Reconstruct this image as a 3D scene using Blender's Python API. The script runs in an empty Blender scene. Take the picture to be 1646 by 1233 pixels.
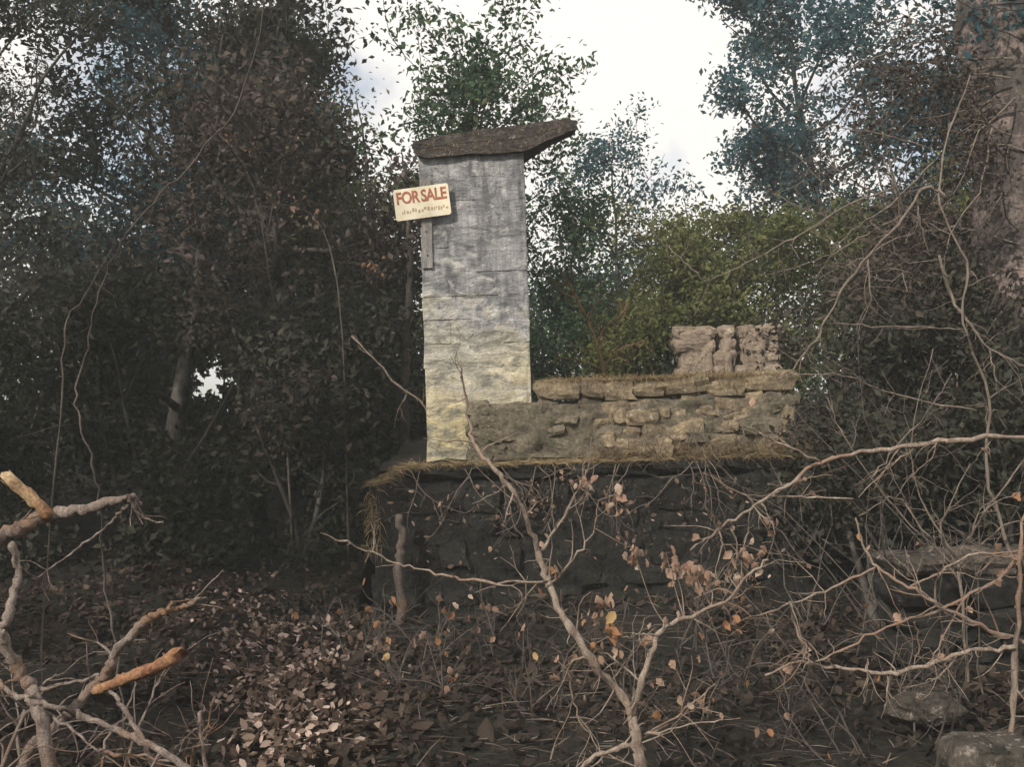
import bpy, bmesh, math, random
import numpy as np
from mathutils import Vector, Matrix, noise as mnoise

# ------------------------------------------------------------------ camera
scn = bpy.context.scene
COL = scn.collection
F_PX, CX, CY = 1581.0, 823.0, 616.5          # photograph pixels
PITCH, ROLL = math.radians(0.9), math.radians(1.8)
EYE = np.array([0.0, 0.0, 1.6])
_fwd = np.array([0, math.cos(PITCH), math.sin(PITCH)])
_up0 = np.array([0, -math.sin(PITCH), math.cos(PITCH)])
_rt0 = np.array([1.0, 0, 0])
_rt = _rt0 * math.cos(ROLL) - _up0 * math.sin(ROLL)
_up = _up0 * math.cos(ROLL) + _rt0 * math.sin(ROLL)
cam = bpy.data.cameras.new("camera")
cam.sensor_width = 36.0
cam.lens = 36.0 * F_PX / 1646.0
cam.clip_start, cam.clip_end = 0.05, 3000.0
cam_ob = bpy.data.objects.new("camera", cam)
COL.objects.link(cam_ob)
M = Matrix.Identity(4)
for i in range(3):
    M[i][0], M[i][1], M[i][2], M[i][3] = _rt[i], _up[i], -_fwd[i], EYE[i]
cam_ob.matrix_world = M
scn.camera = cam_ob

def pix(px, py, Y):
    d = _fwd + _rt * ((px - CX) / F_PX) - _up * ((py - CY) / F_PX)
    return EYE + d * (Y / d[1])

# ------------------------------------------------------------------ sky, sun, exposure
SUN_AZ_DIR = np.array([-0.50, -0.72])        # the sun stands behind the camera, to its left
SUN_EL = math.radians(36)
SUN_STRENGTH, SUN_ANGLE = 3.2, math.radians(1.5)
SKY_STRENGTH, CLOUD = 0.1, 8.6
EXPOSURE = 0.45
SKY_OFF = (12.3, 4.4, 1.1)
_az = SUN_AZ_DIR / np.linalg.norm(SUN_AZ_DIR)
SUN_VEC = Vector((_az[0] * math.cos(SUN_EL), _az[1] * math.cos(SUN_EL), math.sin(SUN_EL)))

w = bpy.data.worlds.new("World"); scn.world = w; w.use_nodes = True
nt = w.node_tree; nt.nodes.clear()
out = nt.nodes.new("ShaderNodeOutputWorld"); bg = nt.nodes.new("ShaderNodeBackground")
sky = nt.nodes.new("ShaderNodeTexSky"); sky.sky_type = 'NISHITA'; sky.sun_disc = False
sky.sun_elevation = SUN_EL
sky.sun_rotation = math.atan2(SUN_VEC.x, SUN_VEC.y)
sky.air_density = 1.0; sky.dust_density = 1.5
tc = nt.nodes.new("ShaderNodeTexCoord")
nz = nt.nodes.new("ShaderNodeTexNoise"); nz.inputs['Scale'].default_value = 1.9
nz.inputs['Detail'].default_value = 6; nz.inputs['Roughness'].default_value = 0.6
rp = nt.nodes.new("ShaderNodeValToRGB")
rp.color_ramp.elements[0].position = 0.40; rp.color_ramp.elements[0].color = (0.2, 0.2, 0.2, 1)
rp.color_ramp.elements[1].position = 0.49; rp.color_ramp.elements[1].color = (1, 1, 1, 1)
mx = nt.nodes.new("ShaderNodeMix"); mx.data_type = 'RGBA'
mx.inputs['B'].default_value = (CLOUD * 0.97, CLOUD * 0.925, CLOUD * 0.87, 1)
L = nt.links.new
mp = nt.nodes.new("ShaderNodeMapping"); mp.inputs['Location'].default_value = SKY_OFF
L(tc.outputs['Generated'], mp.inputs['Vector']); L(mp.outputs['Vector'], nz.inputs['Vector']); L(nz.outputs['Fac'], rp.inputs['Fac'])
L(rp.outputs['Color'], mx.inputs['Factor']); L(sky.outputs['Color'], mx.inputs['A'])
L(mx.outputs['Result'], bg.inputs['Color']); bg.inputs['Strength'].default_value = SKY_STRENGTH
L(bg.outputs['Background'], out.inputs['Surface'])

sun = bpy.data.lights.new("sun", 'SUN'); sun.energy = SUN_STRENGTH; sun.angle = SUN_ANGLE
sun.color = (1.0, 0.93, 0.82)
sun_ob = bpy.data.objects.new("sun", sun); COL.objects.link(sun_ob)
sun_ob.rotation_euler = SUN_VEC.to_track_quat('Z', 'Y').to_euler()
sun_ob.location = (-8, -12, 14)

scn.view_settings.view_transform = 'Standard'; scn.view_settings.look = 'None'
scn.view_settings.exposure = EXPOSURE; scn.view_settings.gamma = 1.0
scn.view_settings.use_curve_mapping = False
scn.render.engine = 'CYCLES'
scn.cycles.max_bounces = 8; scn.cycles.diffuse_bounces = 4; scn.cycles.transmission_bounces = 3; scn.cycles.volume_bounces = 0
scn.cycles.use_denoising = True

# ------------------------------------------------------------------ materials
def new_mat(name):
    m = bpy.data.materials.new(name); m.use_nodes = True
    t = m.node_tree; t.nodes.clear()
    o = t.nodes.new("ShaderNodeOutputMaterial"); p = t.nodes.new("ShaderNodeBsdfPrincipled")
    p.inputs['Specular IOR Level'].default_value = 0.2
    p.inputs['Roughness'].default_value = 0.85
    t.links.new(p.outputs['BSDF'], o.inputs['Surface'])
    return m, t, p, o

def n_noise(t, vec, scale, detail=5, rough=0.6, dist=0.0):
    n = t.nodes.new("ShaderNodeTexNoise"); n.inputs['Scale'].default_value = scale
    n.inputs['Detail'].default_value = detail; n.inputs['Roughness'].default_value = rough
    n.inputs['Distortion'].default_value = dist
    t.links.new(vec, n.inputs['Vector']); return n.outputs['Fac']

def n_ramp(t, fac, stops):
    r = t.nodes.new("ShaderNodeValToRGB"); e = r.color_ramp.elements
    while len(e) < len(stops): e.new(0.5)
    for el, (p, c) in zip(e, stops):
        el.position = p
        el.color = (c, c, c, 1) if not isinstance(c, tuple) else (*c, 1)
    t.links.new(fac, r.inputs['Fac']); return r.outputs['Color']

def n_mix(t, fac, a, b, mode='MIX'):
    m = t.nodes.new("ShaderNodeMix"); m.data_type = 'RGBA'; m.blend_type = mode
    for sock, v in (('Factor', fac), ('A', a), ('B', b)):
        if isinstance(v, (int, float)): m.inputs[sock].default_value = v
        elif isinstance(v, tuple): m.inputs[sock].default_value = (*v, 1)
        else: t.links.new(v, m.inputs[sock])
    return m.outputs['Result']

def n_bump(t, p, h, strength=0.6, dist=0.02):
    b = t.nodes.new("ShaderNodeBump"); b.inputs['Strength'].default_value = strength
    b.inputs['Distance'].default_value = dist
    t.links.new(h, b.inputs['Height']); t.links.new(b.outputs['Normal'], p.inputs['Normal'])

def n_pos(t):
    g = t.nodes.new("ShaderNodeNewGeometry"); return g.outputs['Position']

def n_map(t, vec, scale):
    m = t.nodes.new("ShaderNodeMapping"); m.inputs['Scale'].default_value = scale
    t.links.new(vec, m.inputs['Vector']); return m.outputs['Vector']

def mat_leaf(name, c1, c2, c3=None, trans=0.3, rough=0.7):
    m, t, p, o = new_mat(name)
    a = t.nodes.new("ShaderNodeAttribute"); a.attribute_name = 'tint'
    stops = [(0.0, c1), (0.75, c2)] + ([(1.0, c3)] if c3 else [])
    col = n_ramp(t, a.outputs['Fac'], stops)
    big = n_noise(t, n_pos(t), 0.8, 2)
    col = n_mix(t, 0.55, col, n_ramp(t, big, [(0.3, 0.45), (0.7, 1.0)]), 'MULTIPLY')
    t.links.new(col, p.inputs['Base Color']); p.inputs['Roughness'].default_value = rough
    tr = t.nodes.new("ShaderNodeBsdfTranslucent"); t.links.new(col, tr.inputs['Color'])
    ms = t.nodes.new("ShaderNodeMixShader"); ms.inputs['Fac'].default_value = trans
    t.links.new(p.outputs['BSDF'], ms.inputs[1]); t.links.new(tr.outputs['BSDF'], ms.inputs[2])
    t.links.new(ms.outputs['Shader'], o.inputs['Surface'])
    return m

def mat_bark(name, c1, c2, c3=None, scale=14, bump=0.7):
    m, t, p, o = new_mat(name); pos = n_pos(t)
    v = n_map(t, pos, (1, 1, 0.3))
    a = n_noise(t, v, scale, 6, 0.7); b = n_noise(t, pos, 3.0, 4)
    col = n_mix(t, n_ramp(t, a, [(0.35, 0.0), (0.65, 1.0)]), c1, c2)
    if c3: col = n_mix(t, n_ramp(t, b, [(0.5, 0.0), (0.62, 1.0)]), col, c3)
    d = n_noise(t, pos, scale * 6, 5, 0.75)
    col = n_mix(t, 0.75, col, n_ramp(t, d, [(0.36, 0.35), (0.6, 1.1)]), 'MULTIPLY')
    t.links.new(col, p.inputs['Base Color'])
    h = t.nodes.new("ShaderNodeMath"); h.operation = 'MULTIPLY_ADD'; h.inputs[1].default_value = 0.5
    t.links.new(d, h.inputs[0]); t.links.new(a, h.inputs[2]); n_bump(t, p, h.outputs[0], bump, 0.02)
    return m

def mat_stone(name, c1, c2, spot, moss=None, scale=3.0, spot_at=0.6, moss_at=0.5, bump=0.8):
    m, t, p, o = new_mat(name); pos = n_pos(t)
    a = n_noise(t, pos, scale, 7, 0.65, 0.6); b = n_noise(t, pos, scale * 4.5, 6, 0.7)
    c = n_noise(t, pos, scale * 1.7, 5, 0.7, 1.0); f = n_noise(t, pos, 60, 4, 0.7)
    col = n_mix(t, n_ramp(t, a, [(0.35, 0.0), (0.65, 1.0)]), c1, c2)
    oi = t.nodes.new("ShaderNodeObjectInfo")
    col = n_mix(t, 0.5, col, n_ramp(t, oi.outputs['Random'], [(0.0, 0.55), (1.0, 1.0)]), 'MULTIPLY')
    if moss: col = n_mix(t, n_ramp(t, c, [(moss_at, 0.0), (moss_at + 0.1, 1.0)]), col, moss)
    col = n_mix(t, n_ramp(t, b, [(spot_at, 0.0), (spot_at + 0.06, 1.0)]), col, spot)
    g = n_noise(t, pos, 26, 6, 0.8, 0.5)
    col = n_mix(t, 0.8, col, n_ramp(t, g, [(0.34, 0.3), (0.5, 0.85), (0.68, 1.35)]), 'MULTIPLY')
    t.links.new(col, p.inputs['Base Color'])
    h = t.nodes.new("ShaderNodeMath"); h.operation = 'ADD'
    t.links.new(b, h.inputs[0]); t.links.new(g, h.inputs[1])
    n_bump(t, p, h.outputs[0], bump, 0.06)
    return m

def mat_pillar(name, dark=0.0):
    """old limewashed concrete blockwork: grey grime above, cream and ochre lichen lower down"""
    m, t, p, o = new_mat(name); pos = n_pos(t)
    sep = t.nodes.new("ShaderNodeSeparateXYZ"); t.links.new(pos, sep.inputs[0])
    a = n_noise(t, n_map(t, pos, (1, 1, 1.5)), 2.6, 6, 0.62, 0.8)
    b = n_noise(t, n_map(t, pos, (1, 1, 2.2)), 6.0, 7, 0.7, 0.6)
    c = n_noise(t, n_map(t, pos, (2.5, 2.5, 0.7)), 5.0, 6, 0.7)
    f = n_noise(t, pos, 70, 5, 0.75)
    base = n_mix(t, n_ramp(t, b, [(0.32, 0.0), (0.66, 1.0)]), (0.30, 0.30, 0.31), (0.74, 0.72, 0.68))
    # height: 0 at the foot, 1 at the head, edge broken up by noise
    mr = t.nodes.new("ShaderNodeMapRange"); mr.inputs['From Min'].default_value = 1.25; mr.inputs['From Max'].default_value = 3.5
    t.links.new(sep.outputs['Z'], mr.inputs['Value'])
    ad = t.nodes.new("ShaderNodeMath"); ad.operation = 'MULTIPLY_ADD'; ad.inputs[1].default_value = 0.9
    t.links.new(a, ad.inputs[0]); t.links.new(mr.outputs[0], ad.inputs[2])
    och = n_ramp(t, ad.outputs[0], [(0.35, 1.0), (1.25, 0.0)])
    grm = n_ramp(t, ad.outputs[0], [(0.92, 0.0), (1.22, 0.9)])
    col = n_mix(t, och, base, n_mix(t, n_ramp(t, b, [(0.3, 0.0), (0.62, 1.0)]), (0.44, 0.37, 0.19), (0.78, 0.65, 0.34)))
    grime = n_mix(t, n_ramp(t, c, [(0.35, 0.0), (0.7, 1.0)]), (0.18, 0.182, 0.195), (0.58, 0.57, 0.56))
    col = n_mix(t, grm, col, grime)
    streak = n_ramp(t, n_noise(t, n_map(t, pos, (5, 5, .55)), 2.6, 5, 0.65), [(0.50, 0.0), (0.66, 0.8)])
    col = n_mix(t, n_mix(t, 1.0, streak, grm, 'MULTIPLY'), col, (0.12, 0.122, 0.13))
    blot = n_ramp(t, n_noise(t, n_map(t, pos, (0.75, 0.75, 2.4)), 3.6, 8, 0.70, 0.8), [(0.47, 0.0), (0.61, 0.95)])
    col = n_mix(t, blot, col, n_mix(t, grm, (0.25, 0.24, 0.20), (0.16, 0.163, 0.175)))
    spots = n_ramp(t, n_noise(t, pos, 8, 6, 0.7, 1.2), [(0.61, 0.0), (0.70, 0.9)])
    col = n_mix(t, spots, col, (0.09, 0.09, 0.075))
    pale = n_ramp(t, n_noise(t, n_map(t, pos, (1, 1, 1.6)), 4.2, 5, 0.6, 1.2), [(0.58, 0.0), (0.68, 0.75)])
    col = n_mix(t, pale, col, (0.66, 0.64, 0.60))
    col = n_mix(t, 0.7, col, n_ramp(t, n_noise(t, pos, 24, 6, 0.78, 0.6), [(0.34, 0.5), (0.5, 1.05), (0.7, 1.3)]), 'MULTIPLY')
    col = n_mix(t, 0.35, col, n_ramp(t, f, [(0.3, 0.5), (0.7, 1.0)]), 'MULTIPLY')
    if dark: col = n_mix(t, 1.0, col, (dark, dark, dark), 'MULTIPLY')
    t.links.new(col, p.inputs['Base Color'])
    h = t.nodes.new("ShaderNodeMath"); h.operation = 'MULTIPLY_ADD'; h.inputs[1].default_value = 0.5
    t.links.new(f, h.inputs[0]); t.links.new(b, h.inputs[2]); n_bump(t, p, h.outputs[0], 0.9, 0.04)
    return m

def mat_plain(name, c1, c2, scale=8, bump=0.3, rough=0.8):
    m, t, p, o = new_mat(name); pos = n_pos(t)
    a = n_noise(t, pos, scale, 6, 0.65)
    t.links.new(n_mix(t, n_ramp(t, a, [(0.35, 0.0), (0.65, 1.0)]), c1, c2), p.inputs['Base Color'])
    p.inputs['Roughness'].default_value = rough; n_bump(t, p, a, bump, 0.01)
    return m

MT = {
 'ground': mat_stone('soil', (0.022, 0.020, 0.016), (0.042, 0.036, 0.029), (0.11, 0.09, 0.075), (0.026, 0.030, 0.018), 1.6, 0.68, 0.52),
 'pillar': mat_pillar('limewashed_blockwork'),
 'mortar': mat_plain('old_mortar', (0.10, 0.10, 0.095), (0.24, 0.23, 0.20), 12, 0.5),
 'slab': mat_stone('weathered_concrete', (0.07, 0.06, 0.055), (0.19, 0.16, 0.145), (0.36, 0.33, 0.28), (0.16, 0.13, 0.09), 7.0, 0.58, 0.54, 1.0),
 'darkstone': mat_stone('blackish_stone', (0.022, 0.022, 0.020), (0.052, 0.049, 0.044), (0.24, 0.22, 0.20), (0.030, 0.034, 0.020), 3.2, 0.63, 0.55),  # near-black base with pale flecks and a greenish tinge
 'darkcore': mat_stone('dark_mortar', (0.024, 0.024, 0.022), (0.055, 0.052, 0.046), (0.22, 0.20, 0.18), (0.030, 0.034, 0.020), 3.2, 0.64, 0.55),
 'tanstone': mat_stone('lichened_tan_stone', (0.24, 0.19, 0.13), (0.54, 0.43, 0.28), (0.62, 0.55, 0.43), (0.17, 0.14, 0.085), 4.0, 0.60, 0.60),
 'mossstone': mat_stone('mossy_stone', (0.16, 0.135, 0.098), (0.36, 0.31, 0.23), (0.50, 0.45, 0.36), (0.13, 0.125, 0.08), 4.0, 0.62, 0.52),
 'pinkstone': mat_stone('pinkish_stone', (0.32, 0.25, 0.19), (0.60, 0.48, 0.37), (0.62, 0.54, 0.44), (0.18, 0.15, 0.11), 3.4, 0.62, 0.60),
 'rock': mat_stone('pale_rock', (0.06, 0.052, 0.043), (0.20, 0.17, 0.14), (0.38, 0.33, 0.28), (0.035, 0.034, 0.024), 4.0, 0.58, 0.55),
 'plank': mat_bark('weathered_plank', (0.16, 0.155, 0.15), (0.36, 0.34, 0.32), (0.30, 0.24, 0.20), 22, 0.4),
 'board': mat_plain('sign_board', (0.66, 0.58, 0.40), (0.78, 0.72, 0.58), 9, 0.1),
 'red': mat_plain('faded_red_paint', (0.25, 0.07, 0.045), (0.46, 0.20, 0.13), 60, 0.0),
 'brown': mat_plain('faded_brown_print', (0.34, 0.25, 0.14), (0.46, 0.37, 0.22), 40, 0.0),
 'nail': mat_plain('rusty_iron', (0.05, 0.03, 0.02), (0.10, 0.06, 0.04), 40, 0.1),
 'bark_dark': mat_bark('dark_bark', (0.030, 0.026, 0.022), (0.075, 0.065, 0.055), (0.12, 0.11, 0.10)),
 'bark_pale': mat_bark('pale_bark', (0.16, 0.12, 0.10), (0.32, 0.26, 0.23), (0.20, 0.15, 0.10), 18),
 'bark_stump': mat_bark('flaking_bark', (0.07, 0.056, 0.048), (0.24, 0.19, 0.165), (0.15, 0.10, 0.07), 15, 1.0),
 'bark_pink': mat_bark('lichened_bark', (0.055, 0.046, 0.042), (0.12, 0.10, 0.09), (0.27, 0.21, 0.19), 8, 1.0),
 'bark_dim': mat_bark('mottled_bark', (0.035, 0.030, 0.026), (0.085, 0.072, 0.064), (0.15, 0.12, 0.10), 9, 1.0),
 'twig': mat_bark('dry_twig', (0.19, 0.14, 0.11), (0.44, 0.36, 0.29), (0.30, 0.20, 0.145), 30, 0.7),
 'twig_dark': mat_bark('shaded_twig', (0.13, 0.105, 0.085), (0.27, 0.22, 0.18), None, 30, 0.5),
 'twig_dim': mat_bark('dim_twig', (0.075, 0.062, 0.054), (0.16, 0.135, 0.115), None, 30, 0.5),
 'twig_red': mat_bark('ochre_twig', (0.18, 0.10, 0.05), (0.30, 0.19, 0.10), None, 30, 0.5),
 'limb': mat_bark('grey_limb', (0.16, 0.115, 0.10), (0.52, 0.43, 0.37), (0.36, 0.22, 0.14), 34, 1.0),
 'cutwood': mat_bark('fresh_split_wood', (0.22, 0.09, 0.06), (0.50, 0.29, 0.15), (0.56, 0.42, 0.25), 13, 1.0),
 'straw': mat_leaf('dry_straw', (0.16, 0.11, 0.06), (0.34, 0.26, 0.14), None, 0.2),
 'straw_dark': mat_leaf('twig_straw', (0.05, 0.04, 0.032), (0.20, 0.16, 0.125), None, 0.1),
 'dead': mat_leaf('dead_leaf', (0.26, 0.15, 0.10), (0.46, 0.31, 0.23), (0.52, 0.42, 0.34), 0.3),
 'dead_orange': mat_leaf('orange_dead_leaf', (0.30, 0.14, 0.08), (0.44, 0.24, 0.12), (0.5, 0.36, 0.17), 0.3),
 'litter': mat_leaf('litter_leaf', (0.024, 0.018, 0.014), (0.16, 0.108, 0.078), (0.60, 0.46, 0.39), 0.1),
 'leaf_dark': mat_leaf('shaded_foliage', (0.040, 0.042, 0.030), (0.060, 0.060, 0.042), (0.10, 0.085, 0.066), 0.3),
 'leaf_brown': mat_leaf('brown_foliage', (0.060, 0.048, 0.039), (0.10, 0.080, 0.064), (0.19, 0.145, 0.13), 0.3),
 'leaf_olive': mat_leaf('olive_foliage', (0.10, 0.115, 0.04), (0.18, 0.195, 0.07), (0.32, 0.29, 0.13), 0.45),
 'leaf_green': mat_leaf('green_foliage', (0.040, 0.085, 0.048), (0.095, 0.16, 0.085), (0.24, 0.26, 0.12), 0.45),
 'leaf_blue': mat_leaf('bluegreen_foliage', (0.034, 0.088, 0.105), (0.080, 0.165, 0.190), (0.22, 0.27, 0.20), 0.5),
}

# ------------------------------------------------------------------ mesh helpers
def link(name, me, mat, parent=None):
    o = bpy.data.objects.new(name, me); COL.objects.link(o)
    if mat and not me.materials: me.materials.append(mat)
    if parent: o.parent = parent
    return o

def tag(o, label, cat, group=None, kind=None):
    if label: o['label'] = label
    if cat: o['category'] = cat
    if group: o['group'] = group
    if kind: o['kind'] = kind
    return o

def thing(name, label, cat, loc=(0, 0, 0), group=None):
    o = bpy.data.objects.new(name, None); COL.objects.link(o)
    o.empty_display_size = 0.1; o.location = loc
    return tag(o, label, cat, group)

def put(o, parent):
    """parent a mesh built in world coordinates under a thing's Empty (no rotation on the Empty)"""
    o.parent = parent
    o.location = Vector(o.location) - Vector(parent.location)
    return o

class MB:
    def __init__(s): s.v, s.f, s.n = [], [], 0
    def add(s, v, f):
        v = np.asarray(v, float); s.v.append(v); s.f += [tuple(i + s.n for i in q) for q in f]; s.n += len(v)
    def tube(s, P, R, sides=6, cap=True, knob=0.0, splinter=0.0, seed=0):
        kr = np.random.default_rng(seed + 5)
        P = np.asarray(P, float); R = np.asarray(R, float); n = len(P)
        T = np.gradient(P, axis=0); T /= np.linalg.norm(T, axis=1)[:, None] + 1e-9
        ref = np.array([0.31, 0.52, 0.79]); vs = []
        a = np.cross(T[0], ref); a /= np.linalg.norm(a) + 1e-9
        ang = np.linspace(0, 2 * math.pi, sides, endpoint=False)
        for i in range(n):
            a = a - T[i] * a.dot(T[i]); a /= np.linalg.norm(a) + 1e-9
            b = np.cross(T[i], a)
            rr = (R[i] * (1 + kr.normal(0, knob, sides)))[:, None] if knob else R[i]
            ring = P[i] + rr * (np.cos(ang)[:, None] * a + np.sin(ang)[:, None] * b)
            if splinter and i == n - 1: ring = ring + T[i] * kr.uniform(-splinter, splinter, sides)[:, None]
            vs.append(ring)
        f = []
        for i in range(n - 1):
            for k in range(sides):
                k2 = (k + 1) % sides
                f.append((i * sides + k, i * sides + k2, (i + 1) * sides + k2, (i + 1) * sides + k))
        if cap:
            f.append(tuple(range(sides))[::-1]); f.append(tuple((n - 1) * sides + k for k in range(sides)))
        s.add(np.concatenate(vs), f)
    def mesh(s, name, smooth=True):
        me = bpy.data.meshes.new(name)
        me.from_pydata(np.concatenate(s.v).tolist(), [], s.f); me.update()
        if smooth: me.polygons.foreach_set('use_smooth', [True] * len(me.polygons))
        return me

def smooth_line(P, sub=4, jit=0.0, rng=None):
    """Catmull-Rom through the points, with a little wobble"""
    P = np.asarray(P, float)
    if len(P) < 2: return P
    Q = np.vstack([2 * P[0] - P[1], P, 2 * P[-1] - P[-2]]); o = []
    for i in range(1, len(Q) - 2):
        for t in np.linspace(0, 1, sub, endpoint=False):
            p0, p1, p2, p3 = Q[i - 1], Q[i], Q[i + 1], Q[i + 2]
            o.append(0.5 * ((2 * p1) + (-p0 + p2) * t + (2 * p0 - 5 * p1 + 4 * p2 - p3) * t * t + (-p0 + 3 * p1 - 3 * p2 + p3) * t ** 3))
    o.append(P[-1]); o = np.array(o)
    if jit and rng is not None: o[1:-1] += rng.normal(0, jit, (len(o) - 2, 3))
    return o

def tri_mesh(name, V, Fc, tint=None, smooth=False):
    me = bpy.data.meshes.new(name); nv, nf = len(V), len(Fc)
    me.vertices.add(nv); me.vertices.foreach_set('co', np.ascontiguousarray(V, dtype=np.float32).ravel())
    me.loops.add(nf * 3); me.loops.foreach_set('vertex_index', np.ascontiguousarray(Fc, dtype=np.int32).ravel())
    me.polygons.add(nf)
    me.polygons.foreach_set('loop_start', np.arange(0, nf * 3, 3, dtype=np.int32))
    me.polygons.foreach_set('loop_total', np.full(nf, 3, dtype=np.int32))
    me.update(calc_edges=True)
    if tint is not None:
        at = me.attributes.new('tint', 'FLOAT', 'POINT'); at.data.foreach_set('value', np.asarray(tint, dtype=np.float32))
    return me

def rand_dirs(rng, n, up=0.0):
    d = rng.normal(0, 1, (n, 3)); d[:, 2] += up
    return d / (np.linalg.norm(d, axis=1)[:, None] + 1e-9)

def leaf_arrays(rng, P, size, aspect=0.5, up=0.6, droop=0.0, fold=0.25, tint=None):
    """pointed leaves, two triangles each, folded along the midrib"""
    n = len(P); size = np.broadcast_to(size, (n,))
    N = rand_dirs(rng, n, up); D = rand_dirs(rng, n); D[:, 2] -= droop
    D -= N * np.sum(N * D, 1)[:, None]; D /= np.linalg.norm(D, axis=1)[:, None] + 1e-9
    S = np.cross(N, D); ln = size[:, None]; wd = ln * aspect * 0.5
    V = np.stack([P - D * ln * .5, P + S * wd + N * ln * fold * .4 - D * ln * .05, P + D * ln * .5 - N * ln * fold * .2, P - S * wd + N * ln * fold * .4 - D * ln * .05], 1).reshape(-1, 3)
    b = np.arange(n)[:, None] * 4
    Fc = np.concatenate([b + [0, 1, 2], b + [0, 2, 3]], 1).reshape(-1, 3)
    if tint is None: tint = np.clip(rng.beta(2.0, 2.6, n), 0, 1)
    return V, Fc, np.repeat(tint, 4)

def ovate_arrays(rng, P, size, aspect=.55, up=1.5, curl=.5, tint=None):
    """dead leaves: curved midrib, two side points each side, six triangles"""
    n = len(P); ln = np.broadcast_to(size, (n,))[:, None]
    N = rand_dirs(rng, n, up); D = rand_dirs(rng, n); D -= N * np.sum(N * D, 1)[:, None]; D /= np.linalg.norm(D, axis=1)[:, None] + 1e-9
    S = np.cross(N, D); cu = ln * curl * rng.uniform(-.2, 1, (n, 1)); wd = ln * aspect * .5 * rng.uniform(.7, 1.2, (n, 1))
    e = lambda: rng.uniform(.3, 1.3, (n, 1))
    V = np.stack([P - D * ln * .5 + N * cu * .25, P - D * ln * .18 + S * wd * .85 + N * cu * .35 * e(), P + D * ln * .15 + S * wd * .8 + N * cu * .4 * e(), P + D * ln * .5 + N * cu * .4 * e(),
                  P + D * ln * .15 - S * wd * .8 + N * cu * .4 * e(), P - D * ln * .18 - S * wd * .85 + N * cu * .35 * e(), P], 1).reshape(-1, 3)
    b = np.arange(n)[:, None] * 7
    Fc = np.concatenate([b + [6, k, (k + 1) % 6] for k in range(6)], 1).reshape(-1, 3)
    return V, Fc, np.repeat(tint, 7)

# one gap through the wood where the sky shows
GAP_A, GAP_B = pix(340, 616, 6.0), pix(340, 616, 60.0)
def clear_gap(P, r=0.36):
    d = GAP_B - GAP_A; d = d / np.linalg.norm(d); v = P - GAP_A
    q = v - np.outer(v @ d, d)
    return np.linalg.norm(q, axis=1) > r * (0.75 + 0.35 * np.sin(5 * np.arctan2(q[:, 2], q[:, 0]) + 1))

# ------------------------------------------------------------------ ground
def ground_z(x, y):
    x = np.asarray(x, float); y = np.asarray(y, float)
    z = 0.06 * np.sin(0.9 * x + 0.4) * np.cos(0.7 * y) + 0.04 * np.sin(2.3 * x + 1.7 * y) + 0.025 * np.sin(5.1 * x - 3.3 * y + 1)
    z = z - 0.10 * np.exp(-((y - 6.6) ** 2) / 2.5) + 0.22 * np.clip((y - 12) / 20, 0, 1)
    return z * np.clip(1.4 - np.hypot(x, y) / 80, 0, 1)

def build_ground():
    def axis(far, near, step):
        inner = np.arange(-near, near + 1e-6, step)
        g = near * np.power(far / near, np.linspace(0, 1, 14)[1:])
        return np.concatenate([-g[::-1], inner, g])
    xs = axis(900, 18, 0.15); ys = axis(900, 22, 0.15)
    X, Y = np.meshgrid(xs, ys)
    rng = np.random.default_rng(3)
    Z = ground_z(X, Y) + rng.normal(0, 0.008, X.shape)
    V = np.stack([X, Y, Z], -1).reshape(-1, 3); nx = len(xs); ny = len(ys)
    i = (np.arange(ny - 1)[:, None] * nx + np.arange(nx - 1)[None]).ravel()
    Fc = np.concatenate([np.stack([i, i + 1, i + nx + 1], 1), np.stack([i, i + nx + 1, i + nx], 1)])
    o = link('ground', tri_mesh('ground', V, Fc), MT['ground'])
    o.data.polygons.foreach_set('use_smooth', [True] * len(o.data.polygons))
    tag(o, 'dark bare woodland soil under the brush and trees', 'ground', kind='structure')
build_ground()

# ------------------------------------------------------------------ masonry
def stone_mesh(seed, rough=0.05, cuts=2, bev=0.10):
    bm = bmesh.new(); bmesh.ops.create_cube(bm, size=1.0)
    rng = random.Random(seed)
    if cuts: 
        bmesh.ops.subdivide_edges(bm, edges=bm.edges[:], cuts=cuts, use_grid_fill=True)
        for v in bm.verts:
            c = sorted((abs(v.co.x), abs(v.co.y), abs(v.co.z)))
            if c[1] > .45: v.co *= 1 - bev * (1.0 if c[0] < .45 else 1.45) * rng.uniform(.5, 1.4)
    else: bmesh.ops.bevel(bm, geom=bm.edges[:] , offset=bev, segments=1, affect='EDGES')
    off = Vector((rng.random() * 50, rng.random() * 50, rng.random() * 50))
    for v in bm.verts:
        v.co += mnoise.noise_vector(v.co * 1.7 + off) * rough * 2.0
    me = bpy.data.meshes.new('stone'); bm.to_mesh(me); bm.free()
    return me

STONES = [stone_mesh(s, 0.085, 2, 0.13) for s in range(12)]
BLOCKS = [stone_mesh(s + 20, 0.014, 0, 0.03) for s in range(5)]

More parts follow.
